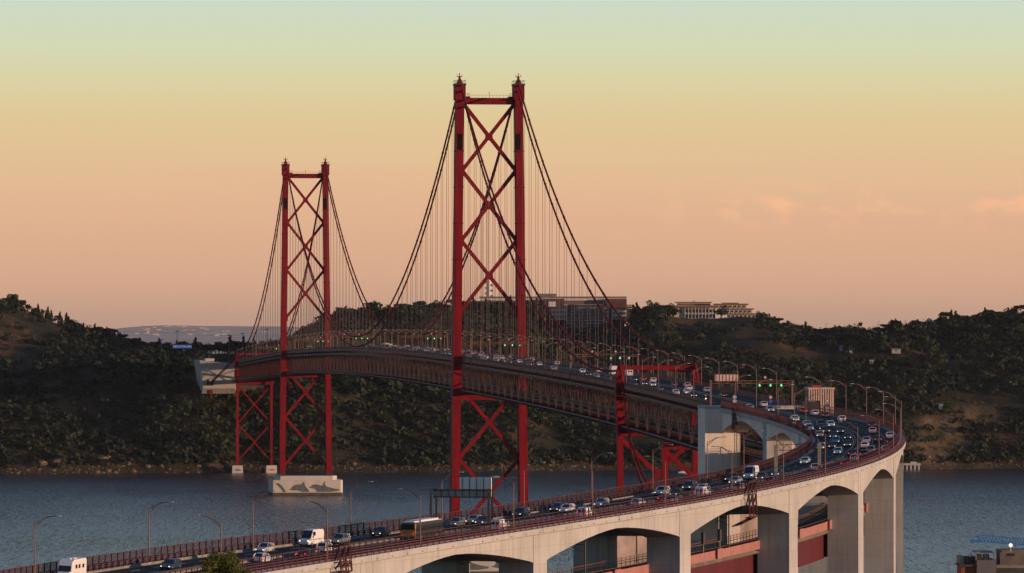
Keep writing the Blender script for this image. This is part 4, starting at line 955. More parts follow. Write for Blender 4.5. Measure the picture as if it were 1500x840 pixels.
VT = [
(665, -7.0, 'motorhome', 'white', 'white motorhome with roof vents at the very start of the inner lane'),
(634, -3.2, 'estate', 'navy', 'dark blue estate car just before the round green tree'),
(590, -6.1, 'hatch', 'silver', 'silver hatchback with headlights just past the round green tree'),
(610, 2.1, 'hatch', 'white', 'white hatchback behind the railing near the round green tree'),
(570, -7.0, 'van', 'white', 'large high roofed white panel van by the inner fence'),
(564, -4.6, 'suv', 'grey', 'grey sport utility car beside the large white panel van'),
(582, .9, 'hatch', 'white', 'white hatchback seen from behind below the large white panel van'),
(596, 3.6, 'sedan', 'dark', 'dark saloon braking behind the outer railing near the red gantry'),
(540, -7.9, 'hatch', 'black', 'black hatchback with headlights alone between the white van and the taxi'),
(546, 2.0, 'bus', 'dark', 'yellow and black city bus with white roof units', 'white'),
(517, -8.0, 'sedan', 'black', 'black and green taxi under the sign gantry', 'green'),
(521, -5.2, 'sedan', 'navy', 'dark saloon alongside the black and green taxi'),
(509, -7.6, 'hatch', 'grey', 'grey hatchback close behind the black and green taxi'),
(500, -8.0, 'sedan', 'silver', 'silver saloon by the right post of the sign gantry'.replace('right', 'thick')),
(503, -5.0, 'sedan', 'navy', 'dark blue saloon side by side with the silver saloon at the sign gantry'),
(520, 5.0, 'minivan', 'white', 'small white van behind the outer railing below the sign gantry'),
(480, -7.3, 'suv', 'navy', 'dark sport utility car in front of the tall tower leg'),
(462, -7.3, 'hatch', 'navy', 'dark blue car behind the white hatchback over open water'),
(465, -4.4, 'hatch', 'white', 'white hatchback overlapping a dark blue car over open water'),
(482, 5.6, 'minivan', 'white', 'white box bodied van on the outer lane behind two rails'),
(446, -4.8, 'hatch', 'silver', 'silver car with headlights driving alone before the red pier leg'),
(446, 2.4, 'hatch', 'silver', 'silver hatchback going away on the outer side past the red pier leg'),
(408, -6.1, 'suv', 'silver', 'silver sport utility car before the red support frame'),
(412, -1.9, 'hatch', 'black', 'black hatchback with headlights after the silver sport utility car'),
(430, 2.0, 'sedan', 'red', 'dark red car with bright tail lamps behind the rails'),
(438, 6.0, 'sedan', 'grey', 'grey saloon half hidden behind the outer rails'),
(388, -7.0, 'suv', 'dark', 'dark sport utility car before the anchorage pier'),
(396, -1.9, 'sedan', 'white', 'pale saloon next to the dark sport utility car before the anchorage pier'),
(414, 3.9, 'minivan', 'white', 'white van with red lamps going away behind the outer rails'),
(395, 5.2, 'hatch', 'silver', 'silver hatchback behind the rails close to the red lattice gantry'),
(356, -7.6, 'suv', 'black', 'black sport utility car at the foot of the anchorage pier'),
(368, -3.6, 'sedan', 'silver', 'silver saloon just below the black sport utility car'),
(348, -5.6, 'van', 'white', 'white delivery van with headlights by the inner fence of the bend'),
(353, -2.2, 'hatch', 'dark', 'dark hatchback tucked beside the white delivery van with headlights'),
(372, 4.6, 'hatch', 'dark', 'dark car with red tail lamps above the red lattice gantry'),
(339, -2.3, 'sedan', 'navy', 'dark blue saloon with headlights past the white delivery van'),
(290, -5.3, 'sedan', 'white', 'bluish white saloon alone on the inner lane of the bend'),
(322, 2.2, 'hatch', 'white', 'white hatchback passing the pale gantry post'),
(228, -7.4, 'hatch', 'silver', 'silver car at the tail of the queue near the inner kerb'),
(252, -2.2, 'sedan', 'white', 'white saloon with headlights leading the queue beside the median'),
(308, 5.9, 'sedan', 'red', 'red car hidden behind the outer rails of the bend'),
(34, 5.5, 'sedan', 'red', 'dark red saloon beside the slatted shelter'),
(52, 5.4, 'hatch', 'white', 'white hatchback following the red saloon past the shelter'),
(66, 5.5, 'sedan', 'dark', 'dark saloon behind the white hatchback near the shelter'),
(94, 5.0, 'hatch', 'white', 'lone white car going away before the bend'),
(84, -5.0, 'sedan', 'white', 'white car with dark windscreen first in the queue at the inner parapet'),
(112, -6.2, 'sedan', 'silver', 'silver blue saloon in the queue at the inner parapet'),
(118, -3.6, 'suv', 'black', 'black sport utility car with headlights in the upper queue'),
(131, -7.7, 'hatch', 'white', 'white hatchback pressed against the inner parapet in the queue'),
(120, -1.4, 'hatch', 'white', 'white car next to the black sport utility car in the queue'),
(133, -5.0, 'hatch', 'navy', 'small dark blue car in the middle of the upper queue'),
(149, -5.5, 'suv', 'dark', 'dark sport utility car in the middle of the queue'),
(152, -2.5, 'sedan', 'dark', 'dark saloon with headlights beside the median in the queue'),
(166, -8.0, 'hatch', 'silver', 'silver hatchback beside the inner kerb at the sharpest bend'),
(174, -5.3, 'sedan', 'black', 'black saloon with bright headlights in the queue ahead of the blue car'),
(184, -2.2, 'sedan', 'black', 'black saloon with headlights next to the curved median'),
(201, -4.9, 'hatch', 'blue', 'bright blue hatchback in the queue'),
(224, -5.1, 'hatch', 'black', 'black hatchback right behind the bright blue hatchback'),
(219, -1.9, 'sedan', 'dark', 'dark saloon behind the leading white saloon by the median'),
(132, 6.8, 'sedan', 'black', 'dark saloon climbing the outer lane past the lone white car'),
(162, 4.4, 'hatch', 'silver', 'silver hatchback with dark rear window on the outer lane of the bend'),
(190, 7.3, 'hatch', 'white', 'white hatchback with red lamps close to the outer rim'),
(217, 7.5, 'hatch', 'black', 'black hatchback close behind the white one at the outer rim'),
(204, 4.6, 'sedan', 'dark', 'dark saloon in the middle outer lane of the bend'),
(207, 2.0, 'hatch', 'silver', 'silver hatchback above the pale braking car beside the median'),
(230, 2.3, 'hatch', 'white', 'pale car with bright brake lamps beside the curved median'),
(255, 5.1, 'suv', 'grey', 'grey sport utility car in the braking column'),
(269, 4.8, 'hatch', 'black', 'black hatchback braking in front of the silver one'),
(264, 1.9, 'sedan', 'black', 'black saloon with red lamps beside the end of the median curve'),
(288, 4.9, 'hatch', 'silver', 'silver hatchback last in the braking column'),
(252, 8.0, 'hatch', 'white', 'white car half hidden by the outer fence at the bend'),
(8, -4.1, 'hatch', 'silver', 'silver car with headlights over the first small arch'),
(-14, 3.0, 'hatch', 'silver', 'silver hatchback going away above the anchorage'),
(24, -1.4, 'estate', 'silver', 'silver estate car above the second small arch'),
(-126, 4.0, 'hatch', 'silver', 'silver car with red lamps beside the gantry post'),
(-84, 2.5, 'sedan', 'black', 'black car beside the faded pink sign board'),
(-82, -6.2, 'suv', 'black', 'black sport utility car with headlights near the truss end'),
(-112, -3.6, 'sedan', 'white', 'white saloon between two black cars near the portal'),
(-146, 1.7, 'sedan', 'white', 'white saloon going away in line with the portal post'),
(-174, 5.1, 'hatch', 'silver', 'silver hatchback by the far portal post'),
(-186, 3.0, 'hatch', 'dark', 'dark hatchback under the red portal beam'),
(-132, -4.2, 'hatch', 'black', 'black hatchback with headlights below the red portal beam'),
(-106, -7.6, 'hatch', 'white', 'white hatchback with headlights close to the deck railing'),
(-140, -7.6, 'sedan', 'dark', 'dark saloon close to the deck railing under the portal beam'),
(-186, -3.4, 'hatch', 'silver', 'silver hatchback with headlights under the portal beam'),
(-230, 2.6, 'hatch', 'white', 'white hatchback with red lamps under the portal beam'),
(-200, -4.2, 'sedan', 'navy', 'dark blue saloon with headlights under the portal beam'),
(-250, 2.3, 'hatch', 'red', 'red hatchback just beyond the portal beam'),
(-242, -1.7, 'suv', 'navy', 'navy sport utility car just beyond the portal beam'),
(-208, -6.6, 'hatch', 'dark', 'dark hatchback second from the portal post'),
(-194, -8.0, 'hatch', 'black', 'black hatchback nearly hidden behind the portal post'),
(-322, 2.2, 'box_truck', 'white', 'white box truck just beyond the red portal post'),
(-306, 5.2, 'van', 'white', 'white van beyond the red portal post'),
(-258, -7.8, 'sedan', 'dark', 'dark car with headlights just before the red portal post'),
(-370, 3.7, 'hatch', 'white', 'white hatchback alone ahead of the box truck'),
(-290, -7.3, 'sedan', 'silver', 'silver saloon in the group before the portal'),
(-322, -6.0, 'sedan', 'dark', 'dark saloon in the group before the portal'),
(-364, -2.6, 'hatch', 'white', 'white car leading the group before the portal'),
(-512, 6.2, 'hatch', 'white', 'white hatchback alone beyond the tall tower on the side span'),
(-414, -6.4, 'sedan', 'silver', 'silver saloon alone by the railing of the side span'),
(-602, 7.4, 'hatch', 'white', 'white hatchback at the head of the side span queue'),
(-498, -1.6, 'hatch', 'white', 'white hatchback at the tail of the oncoming side span queue'),
(-502, -5.0, 'sedan', 'yellow', 'yellow car with headlights in the side span queue'),
]
for v in VT: vehicle(*v[:5], roofc=(v[5] if len(v) > 5 else None))
LB = {-1: 'small oncoming car with headlights in the queue on the side span by the tall tower', 1: 'small departing car with red lamps on the side span by the tall tower'}
kinds = ['hatch', 'sedan', 'suv', 'hatch', 'sedan', 'minivan']; cols = ['white', 'silver', 'dark', 'black', 'white', 'grey', 'silver', 'navy', 'beige']
for s, o in ((-530, -2.2), (-560, -1.8), (-576, -5.2), (-545, -7.4), (-590, -7.4), (-624, 7.4), (-676, 7.5), (-704, 4.6), (-728, 7.6), (-642, -2.0), (-676, -2.2), (-658, -5.3), (-610, -5.0), (-746, 2.7), (-640, 4.6), (-590, 4.4), (-660, 2.2), (-565, 2.4), (-690, -7.5), (-630, -7.6)):
    vehicle(s, o, rng.choice(kinds), rng.choice(cols), LB[-1 if o < 0 else 1], 'cars queued on the side span', detail=False)
LM_ = {-1: 'tiny oncoming car with headlights in the dense queue between the two towers', 1: 'tiny departing car in the dense queue between the two towers'}
for o in (-7.6, -5.0, -2.0, 2.0, 5.0, 7.6):
    s = -780. - rng.uniform(0, 20)
    while s > -1350:
        vehicle(s, o, rng.choice(kinds), rng.choice(cols), LM_[-1 if o < 0 else 1], 'cars queued on the main span', detail=False)
        s -= rng.uniform(18, 60) * (1 if s > -1100 else 1.8)
vehicle(-1070, -7.6, 'bus', 'beige', 'small beige coach on the main span beside the hanging cables'); vehicle(-1180, 4, 'van', 'white', 'small white van on the main span ahead of the beige coach')
vehicle(-1740, 3, 'van', 'white', 'white van beside the leg of the smaller red tower'); vehicle(-1600, -5, 'van', 'white', 'white van approaching the middle of the main span from the smaller tower')
# motorcycle with a rider near the truss end
M = frame(-48, -7.6, .02); t_ = thing('motorcycle', None, 'motorcycle with an orange headlight beside the truss end', 'motorcycle', None, M)
for x in (-.7, .7):
    w_ = MB().tube([(x, -.07, .31), (x, .07, .31)], .31, 12).build('wheel', TYRE, t_, (0, 0, 0))
MB().loft([[Vector((x, y * w, z + h_)) for y, h_ in ((-1, -.12), (1, -.12), (.8, .12), (-.8, .12))] for x, w, z in ((.75, .08, .75), (.3, .18, .82), (-.2, .17, .75), (-.9, .12, .85))]).build('body', PAINT['black'], t_, (0, 0, 0))
MB().bar((.62, 0, .35), (.45, 0, 1.0), .09).bar((.45, -.35, 1.02), (.45, .35, 1.02), .05).build('fork', DARKST, t_, (0, 0, 0))
MB().tube([(.74, 0, .85), (.84, 0, .85)], .12, 8).build('headlight', mat('amber headlight', (.9, .5, .2), .3, var=0, emit=((1, .5, .2), 10)), t_, (0, 0, 0))
# its rider: one skinned body
def person(M, label, parent_label=None):
    me = bpy.data.meshes.new('person')
    vs = [(-.15, 0, .95), (-.05, 0, 1.2), (.08, 0, 1.42), (.12, 0, 1.52), (.15, 0, 1.66), (.16, 0, 1.78), (.05, .2, 1.38), (.22, .27, 1.18), (.43, .3, 1.06), (.05, -.2, 1.38), (.22, -.27, 1.18), (.43, -.3, 1.06), (-.1, .15, .92), (.28, .22, .88), (.05, .22, .45), (.15, .22, .38), (-.1, -.15, .92), (.28, -.22, .88), (.05, -.22, .45), (.15, -.22, .38)]
    es = [(0, 1), (1, 2), (2, 3), (3, 4), (4, 5), (2, 6), (6, 7), (7, 8), (2, 9), (9, 10), (10, 11), (0, 12), (12, 13), (13, 14), (14, 15), (0, 16), (16, 17), (17, 18), (18, 19)]
    rad = [.16, .17, .17, .07, .14, .12, .08, .06, .045, .08, .06, .045, .11, .09, .06, .05, .11, .09, .06, .05]
    me.from_pydata(vs, es, []); o = bpy.data.objects.new('person', me); col.objects.link(o); o.matrix_world = M
    sk = o.modifiers.new('skin', 'SKIN'); o.modifiers.new('sub', 'SUBSURF').levels = 1
    for v, r_ in zip(me.skin_vertices[0].data, rad): v.radius = (r_, r_)
    me.skin_vertices[0].data[0].use_root = True
    me.materials.append(mat('dark riding clothes', (.03, .03, .035), .8, var=.2, scale=4)); tag(o, label, 'person')
    return o
pr_ = person(M, 'rider in dark clothing and white helmet on the motorcycle')
MB().loft([[Vector((.16 + r_ * math.cos(a), r_ * math.sin(a), z)) for a in [k * math.pi / 4 for k in range(8)]] for z, r_ in ((1.58, .10), (1.66, .145), (1.76, .14), (1.83, .06))]).build('helmet', PAINT['white'], pr_, (0, 0, 0))

# ------------------------------------------------------------------ hilltop buildings
HUTW = mat('weathered hut wall', (.36, .36, .35), .9, var=.2, scale=.5)
def at(px, Y): return (px - 750) * Y / F
def zat_(py, Y): return H + (485 - py) * Y / F
WALLC = mat('cream render wall', (.52, .45, .36), .9, var=.12, scale=.15); WALLW = mat('white render wall', (.62, .60, .56), .9, var=.1, scale=.15)
BROWN = mat('red brown cladding', (.09, .035, .035), .7, var=.2, scale=.2); TILE = mat('clay roof tile', (.20, .10, .075), .85, var=.3, scale=.3)
SLATE2 = mat('terrace edge concrete', (.24, .23, .24), .8, var=.2, scale=.2)
DGLASS = mat('dark window band', (.03, .035, .045), .25, var=.2, scale=.3); SLATE = mat('dark grey terrace cladding', (.065, .065, .078), .7, var=.2, scale=.15); ROOFG = mat('grey flat roof', (.17, .16, .16), .9, var=.2, scale=.2)
def bx(nm, m, t_, x0, x1, y0, y1, Y, dep=14., dy=0.):
    """block from image-like columns at its own depth Y: x0..x1 wide, top y0, bottom y1"""
    Yf = Y + dy
    return MB().hexa([(at(x0, Yf), Yf, zat_(y1, Yf)), (at(x1, Yf), Yf, zat_(y1, Yf)), (at(x1, Yf), Yf + dep, zat_(y1, Yf)), (at(x0, Yf), Yf + dep, zat_(y1, Yf)),
                      (at(x0, Yf), Yf, zat_(y0, Yf)), (at(x1, Yf), Yf, zat_(y0, Yf)), (at(x1, Yf), Yf + dep, zat_(y0, Yf)), (at(x0, Yf), Yf + dep, zat_(y0, Yf))]).build(nm, m, t_)
Y = 4085.
t_ = thing('office_complex', (at(820, Y), Y, 95), 'long flat roofed office complex with stepped dark terraces on the hill crest', 'building')
bx('main_wing', mat('grey brown wing wall', (.15, .095, .08), .8, var=.2, scale=.2), t_, 703, 917, 440.5, 462, Y, 24); bx('base_storey', SLATE, t_, 705, 915, 462, 498, Y, 22, 1); bx('upper_storey', WALLW, t_, 704, 916, 437, 440.5, Y, 24, -.6); bx('roof', ROOFG, t_, 702, 918, 434.6, 437, Y, 26, -1.5)
bx('plant_room', ROOFG, t_, 787, 815, 430.5, 434.6, Y, 10, 4); bx('brown_block', BROWN, t_, 797, 827, 438, 450, Y, 10, -6); bx('window_panel', WALLW, t_, 803.5, 814, 442, 449.5, Y, .3, -6.4)
bx('cream_wing', WALLC, t_, 807, 831, 446, 469, Y, 10, -5); bx('brown_corner', BROWN, t_, 887, 918, 438, 451, Y, 12, -6); bx('cream_corner', WALLC, t_, 896, 918, 447, 468, Y, 10, -4)
for k in range(9):
    yb = 446.5 + k * 4.6; x0 = 843 - k * 2.9; x1 = 884 + (k % 2) * 1.5 - max(0, k - 5) * 5
    if k > 6: x0 = 829; x1 = 866
    bx('terrace', SLATE, t_, x0, x1, yb, yb + 4.7, Y, 12, -9 - k * 2.2); bx('window_band', DGLASS, t_, x0 + 1.5, x1 - 1.5, yb + 1.6, yb + 3.9, Y, .4, -9.4 - k * 2.2); bx('balcony_edge', SLATE2, t_, x0 - .6, x1 + .6, yb - .3, yb + .6, Y, 3, -10.4 - k * 2.2)
for r_, yy in enumerate((449.5, 455.8, 462.2)):
    for c in range(4): bx('window', DGLASS, t_, 808.5 + c * 5.4, 812.5 + c * 5.4, yy, yy + 3.2, Y, .3, -5.4)
    for c in range(4): bx('window', DGLASS, t_, 897.5 + c * 5.0, 900.8 + c * 5.0, yy + 1.5, yy + 4.6, Y, .3, -4.4)
for r_ in range(4):
    for c in range(5): bx('window', DGLASS, t_, 868 + c * 4.6, 871.2 + c * 4.6, 453 + r_ * 5, 455.8 + r_ * 5, Y, .3, -3.4)
bx('east_wing', WALLW, t_, 866, 892, 449, 473, Y, 8, -3)
for c in range(12): bx('window', DGLASS, t_, 706 + c * 7.2, 711 + c * 7.2, 443, 446.4, Y, .3, -.4)
MB().tube([(at(805.5, Y), Y + 8, zat_(431, Y)), (at(805.5, Y), Y + 8, zat_(424, Y)), (at(805.5, Y), Y + 8, zat_(412, Y))], [.45, .3, .12], 6).build('antenna', GREYSTEEL, t_)
t_ = thing('telecom_tower', (at(716, 4092), 4092, 90), 'white cylindrical telecom tower with small dishes between the tower legs', 'telecom tower')
px_, Yt = at(716, 4092), 4092
MB().tube([(px_, Yt, 88), (px_, Yt, zat_(446, Yt)), (px_, Yt, zat_(411, Yt))], [2.0, 1.8, 1.5], 10).build('shaft', WALLW, t_)
MB().tube([(px_, Yt, zat_(411, Yt)), (px_, Yt, zat_(404, Yt))], .2, 5).build('aerial', GREYSTEEL, t_)
for k in range(7):
    z = zat_(414 + k * 4, Yt); sg = 1 if k % 2 else -1
    MB().tube([(px_ + sg * 1.7, Yt - .8, z), (px_ + sg * 2.9, Yt - 1.0, z)], .8, 8).build('dish', GREYSTEEL, t_)
Y = 4070.
def villa(Y, label, x0, x1, floors, yb, roofm):
    t2 = thing('hill_house', (at((x0 + x1) / 2, Y), Y, zat_(yb, Y)), label, 'house')
    for k, (a, b, y0, y1) in enumerate(floors):
        bx('wall', WALLC, t2, a, b, y0 + .8, y1, Y, 9 + 2 * (len(floors) - k), k * -1.6); bx('roof', roofm, t2, a - 1.2, b + 1.2, y0 - .5, y0 + .8, Y, 11 + 2 * (len(floors) - k), k * -1.6 - 1.2)
        n = max(2, int((b - a) / 5.5))
        for c in range(n): bx('window', DGLASS, t2, a + (b - a) * (c + .28) / n, a + (b - a) * (c + .72) / n, y0 + 2.2, min(y0 + 5.0, y1 - .8), Y, .3, k * -1.6 - .4)
    return t2
villa(4085., 'small layered roof house beside the office complex', 913, 930, [(917, 926, 447, 452), (914, 932, 453, 460), (913, 934, 460.5, 470)], 470, TILE)
villa(4050., 'low cream house half hidden in trees under the office complex', 781, 799, [(786, 799, 467, 473), (781, 797, 474, 482)], 482, TILE)
t_ = thing('hotel', (at(1010, Y), Y, 103), 'long two storey hotel with pale columns on the bare hilltop', 'building')
bx('wall', WALLC, t_, 978, 1048, 450, 468.5, Y, 16); bx('roof', TILE, t_, 974, 1050, 447.6, 450.4, Y, 20, -2.5); bx('roof_terrace', WALLC, t_, 992, 1041, 443.6, 447.8, Y, 10, 4); bx('upper_roof', TILE, t_, 989, 1043, 442.4, 443.8, Y, 13, 3)
bx('chimney', WALLC, t_, 1014.5, 1018, 440.5, 443, Y, 2, 6); bx('skylight_band', DGLASS, t_, 994, 1040, 445, 446.8, Y, .3, 3.6)
for c in range(9):
    x = 1003.5 + c * 5.0
    for yy in (453.6, 461.3): bx('window', DGLASS, t_, x + .7, x + 4.3, yy, yy + 4.4, Y, .3, -.4)
    bx('column', WALLW, t_, x - .35, x + .35, 450.4, 468.5, Y, .8, -1.6)
bx('floor_band', WALLW, t_, 1002, 1048, 458.9, 460, Y, 1.2, -1.2)
for c in range(3): bx('window', DGLASS, t_, 980 + c * 7, 985 + c * 7, 454, 458, Y, .3, -.4)
t_ = thing('terraced_hotel_wing', (at(1080, Y), Y, 103), 'stepped cream hotel wing with tiled roofs and balconies on the hilltop', 'building')
for k, (a, b, y0, y1) in enumerate([(1048, 1094, 446, 452.5), (1064, 1102, 453, 459.8), (1066, 1108, 460.2, 469)]):
    bx('wall', WALLC, t_, a, b, y0 + .7, y1, Y, 18 - 4 * k, -2.2 * k); bx('roof', TILE, t_, a - 2, b + 2.6, y0 - 1.0, y0 + .8, Y, 20 - 4 * k, -2.2 * k - 1.5)
    n = int((b - a) / 6)
    for c in range(n): bx('window', DGLASS, t_, a + (b - a) * (c + .2) / n, a + (b - a) * (c + .62) / n, y0 + 2.0, y1 - 1.4, Y, .3, -2.2 * k - .4); bx('balcony', WALLW, t_, a + (b - a) * (c + .1) / n, a + (b - a) * (c + .72) / n, y1 - 1.5, y1 - .4, Y, .6, -2.2 * k - 1.1)
bx('garden_wall', WALLC, t_, 1052, 1080, 465, 469.4, Y, 1, -9); bx('hip_roof', TILE, t_, 1058, 1082, 443.6, 445.2, Y, 9, 2)
for (a, b, y0, y1, lb) in ((1229, 1236, 509, 513, 'small white shed among dark trees below the ridge path'), (1243, 1249, 510, 514.5, 'second white shed below the ridge path'), (1272, 1281, 529, 535, 'pale stepped hut on the wooded slope'), (1374, 1382, 595, 599.5, 'little white hut above the bare ochre cliff'), (1304, 1321, 512, 515.5, 'long low grey shed in the wooded valley'), (888, 906, 484, 489, 'low white garden building under the stepped terraces'), (192, 199, 517, 520, 'cream kiosk by the toll plaza on the wooded hill')):
    # the hut stands on the slope where its own foot meets the ground
    Ys = np.arange(3580, 4120, 4.); xx = (a + b) / 2; gz = ground(at(xx, Ys), Ys); py = 485 + F * (H - gz) / Ys
    i = int(np.argmin(np.abs(py - y1 - 1.5))); Yh = float(Ys[i]); z = float(gz[i]) + 1.0
    t2 = thing('hut', (at(xx, Yh), Yh, z), lb, 'hut'); wd = (b - a) * Yh / F / 2 * .75; hh = (y1 - y0) * Yh / F * .8
    MB().box((at(xx, Yh), Yh, z + hh / 2 - .8), (2 * wd, 6, hh + 1.6)).build('wall', HUTW, t2); MB().loft([[Vector((at(xx, Yh) + sx_ * wd * 1.1, Yh + sy_, z + hh + zz_)) for sy_, zz_ in ((-3.4, 0), (3.4, 0), (0, 1.0))] for sx_ in (-1, 1)]).build('roof', ROOFG, t2)
    MB().box((at(xx, Yh), Yh - 3.02, z + hh * .35), (wd * .5, .1, hh * .5)).build('door', DGLASS, t2)

# toll plaza sign and masts
Y = 3900.
t_ = thing('billboard', (at(267, Y), Y, 76), 'blue sign board with white capital letters on a thick post', 'sign')
M0 = Matrix.Translation((at(267, Y), Y, zat_(508, Y)))
MB().box((0, 0, 0), (13.0, .5, 3.0), 0, M0).build('board', mat('sign blue', (.02, .09, .36), .5, var=.05, scale=.5, emit=((.02, .10, .42), .12)), t_)
MB().box((at(269.5, Y), Y + .2, 76.5), (1.2, .8, 8.6)).build('post', WALLC, t_)
cu = bpy.data.curves.new('lettering', 'FONT'); cu.body = 'DECATHLON'; cu.size = 2.25; cu.align_x = 'CENTER'; cu.align_y = 'CENTER'; cu.extrude = .02; cu.offset = .02
tmp = bpy.data.objects.new('lettering_source', cu); col.objects.link(tmp); dg = bpy.context.evaluated_depsgraph_get(); lme = bpy.data.meshes.new_from_object(tmp.evaluated_get(dg)); bpy.data.objects.remove(tmp)
lme.materials.clear(); lme.materials.append(mat('sign white letters', (.85, .86, .88), .5, var=0, emit=((.8, .85, .95), .25)))
lo = link('lettering', lme, t_); lo.matrix_local = Matrix.Translation(-Vector(t_.location)) @ M0 @ Matrix.Translation((0, -.3, 0)) @ Matrix.Rotation(R(90), 4, 'X')
for px_, y0, y1, lb in ((236, 498, 520, 'high mast light west of the blue sign board'.replace('west of', 'before')), (259.5, 485.5, 521, 'high mast light rising behind the blue sign board'), (250, 503, 520, 'short mast light beside the blue sign board'), (335.5, 491.5, 521, 'high mast light behind the white anchorage block'), (355, 489, 521, 'high mast light beside the far portal beam'), (391, 482.5, 521, 'tall mast light before the smaller red tower'), (167, 508, 527, 'slim mast on the wooded hill road')):
    Ym = 3930.; p = Vector((at(px_, Ym), Ym, 70)); zt_ = zat_(y0, Ym)
    t2 = thing('mast_light', tuple(p), lb, 'mast light', 'mast lights around the toll plaza'); MB().tube([p, (p.x, p.y, zt_)], [.3, .18], 6).build('mast', LAMPP, t2)
    MB().box((p.x, p.y, zt_), (2.4, 2.4, .6)).build('lamp_ring', DARKST, t2)
for k, px_ in enumerate((1163, 1210, 1260, 1278.5, 1286, 1302.5, 1325, 1352, 1390)):
    Ym = 4130.; zg = float(ground(at(px_, Ym), Ym)); p = Vector((at(px_, Ym), Ym, zg - 1)); zt_ = zat_((474, 474, 472, 478, 471, 471, 470, 468, 462)[k], Ym)
    t2 = thing('ridge_lamp', tuple(p), 'thin lamp post standing against the sky on the wooded ridge', 'street lamp', 'thin lamp posts along the ridge road'); MB().tube([p, (p.x, p.y, zt_)], .13, 5).build('pole', LAMPP, t2)
    MB().bar((p.x, p.y, zt_), (p.x + 1.6, p.y, zt_ + .1), .25).build('arm', LAMPP, t2)
# distant town: small pale blocks on the far plain
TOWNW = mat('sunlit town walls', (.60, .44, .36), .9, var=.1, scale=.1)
for k in range(40):
    Yd = rng.uniform(27500, 35500); px_ = rng.choice([rng.uniform(205, 345), rng.uniform(170, 480)]); X = at(px_, Yd); z = float(plain2(np.array([X]), np.array([Yd]))[0])
    w_, hh = rng.uniform(8, 26), rng.uniform(5, 9)
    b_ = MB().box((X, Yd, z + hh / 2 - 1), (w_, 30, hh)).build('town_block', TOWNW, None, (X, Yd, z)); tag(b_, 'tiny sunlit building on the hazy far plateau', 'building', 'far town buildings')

# ------------------------------------------------------------------ vegetation
def leaf_material(name, lo, hi):
    m = bpy.data.materials.new(name); m.use_nodes = True; n, l = m.node_tree.nodes, m.node_tree.links
    b = n['Principled BSDF']; b.inputs['Roughness'].default_value = .75; b.inputs['Specular IOR Level'].default_value = .15
    g = n.new('ShaderNodeNewGeometry'); z = n.new('ShaderNodeTexNoise'); z.inputs['Scale'].default_value = .055; z.inputs['Detail'].default_value = 5; l.new(g.outputs['Position'], z.inputs['Vector'])
    wn_ = n.new('ShaderNodeTexWhiteNoise'); l.new(g.outputs['Random Per Island'], wn_.inputs['Vector'])
    ad = n.new('ShaderNodeMath'); ad.operation = 'MULTIPLY_ADD'; l.new(wn_.outputs[0], ad.inputs[0]); ad.inputs[1].default_value = .28; l.new(z.outputs[0], ad.inputs[2])
    r = n.new('ShaderNodeValToRGB'); l.new(ad.outputs[0], r.inputs[0]); e = r.color_ramp.elements
    e[0].position = .44; e[0].color = lo + (1,); e[1].position = .86; e[1].color = hi + (1,)
    l.new(r.outputs[0], b.inputs['Base Color'])
    return m
LEAF = leaf_material('dark evergreen leaves', (.008, .016, .014), (.036, .052, .028))
SCRUB = leaf_material('mixed scrub leaves', (.010, .018, .014), (.052, .054, .030))
DRY = leaf_material('dry bush leaves', (.06, .045, .022), (.17, .11, .055))
LIT = leaf_material('olive tree leaves', (.03, .045, .012), (.13, .14, .035))
BARK = mat('tree bark', (.07, .05, .035), .95, var=.3, scale=.8)
def leaf_mesh(name, C, size, m, seed=1, up=.35, out=None):
    """one quad per leaf clump: C centres (n,3), size (n,)"""
    r_ = np.random.RandomState(seed); n = len(C)
    nv = r_.normal(size=(n, 3)); nv[:, 2] += up
    if out is not None: nv = nv * .45 + out * 1.0
    nv = nv; nv /= np.linalg.norm(nv, axis=1)[:, None]
    a = np.cross(nv, r_.normal(size=(n, 3))); a /= np.linalg.norm(a, axis=1)[:, None]; b = np.cross(nv, a)
    a *= size[:, None] * .5; b *= size[:, None] * .5 * r_.uniform(.6, 1.1, (n, 1))
    v = np.stack([C - a - b * .6, C + a - b * .5, C + a * .7 + b, C - a * .6 + b * .9], 1).reshape(-1, 3)
    me = bpy.data.meshes.new(name); me.vertices.add(4 * n); me.vertices.foreach_set('co', v.ravel().astype(np.float32))
    me.loops.add(4 * n); me.loops.foreach_set('vertex_index', np.arange(4 * n, dtype=np.int32)); me.polygons.add(n); me.polygons.foreach_set('loop_start', np.arange(0, 4 * n, 4, dtype=np.int32))
    me.update(calc_edges=True); me.materials.append(m)
    return me
def blob_points(n, clumps, seed):
    """points in a union of ellipsoidal clumps, denser at the skin"""
    r_ = np.random.RandomState(seed); out = []
    for (cx, cy, cz, rx, ry, rz, k) in clumps:
        m_ = int(n * k); d = r_.normal(size=(m_, 3)); d /= np.linalg.norm(d, axis=1)[:, None]; q = r_.uniform(.45, 1.08, (m_, 1)) ** .6
        out.append(np.array([cx, cy, cz]) + d * q * np.array([rx, ry, rz]))
    return np.concatenate(out)
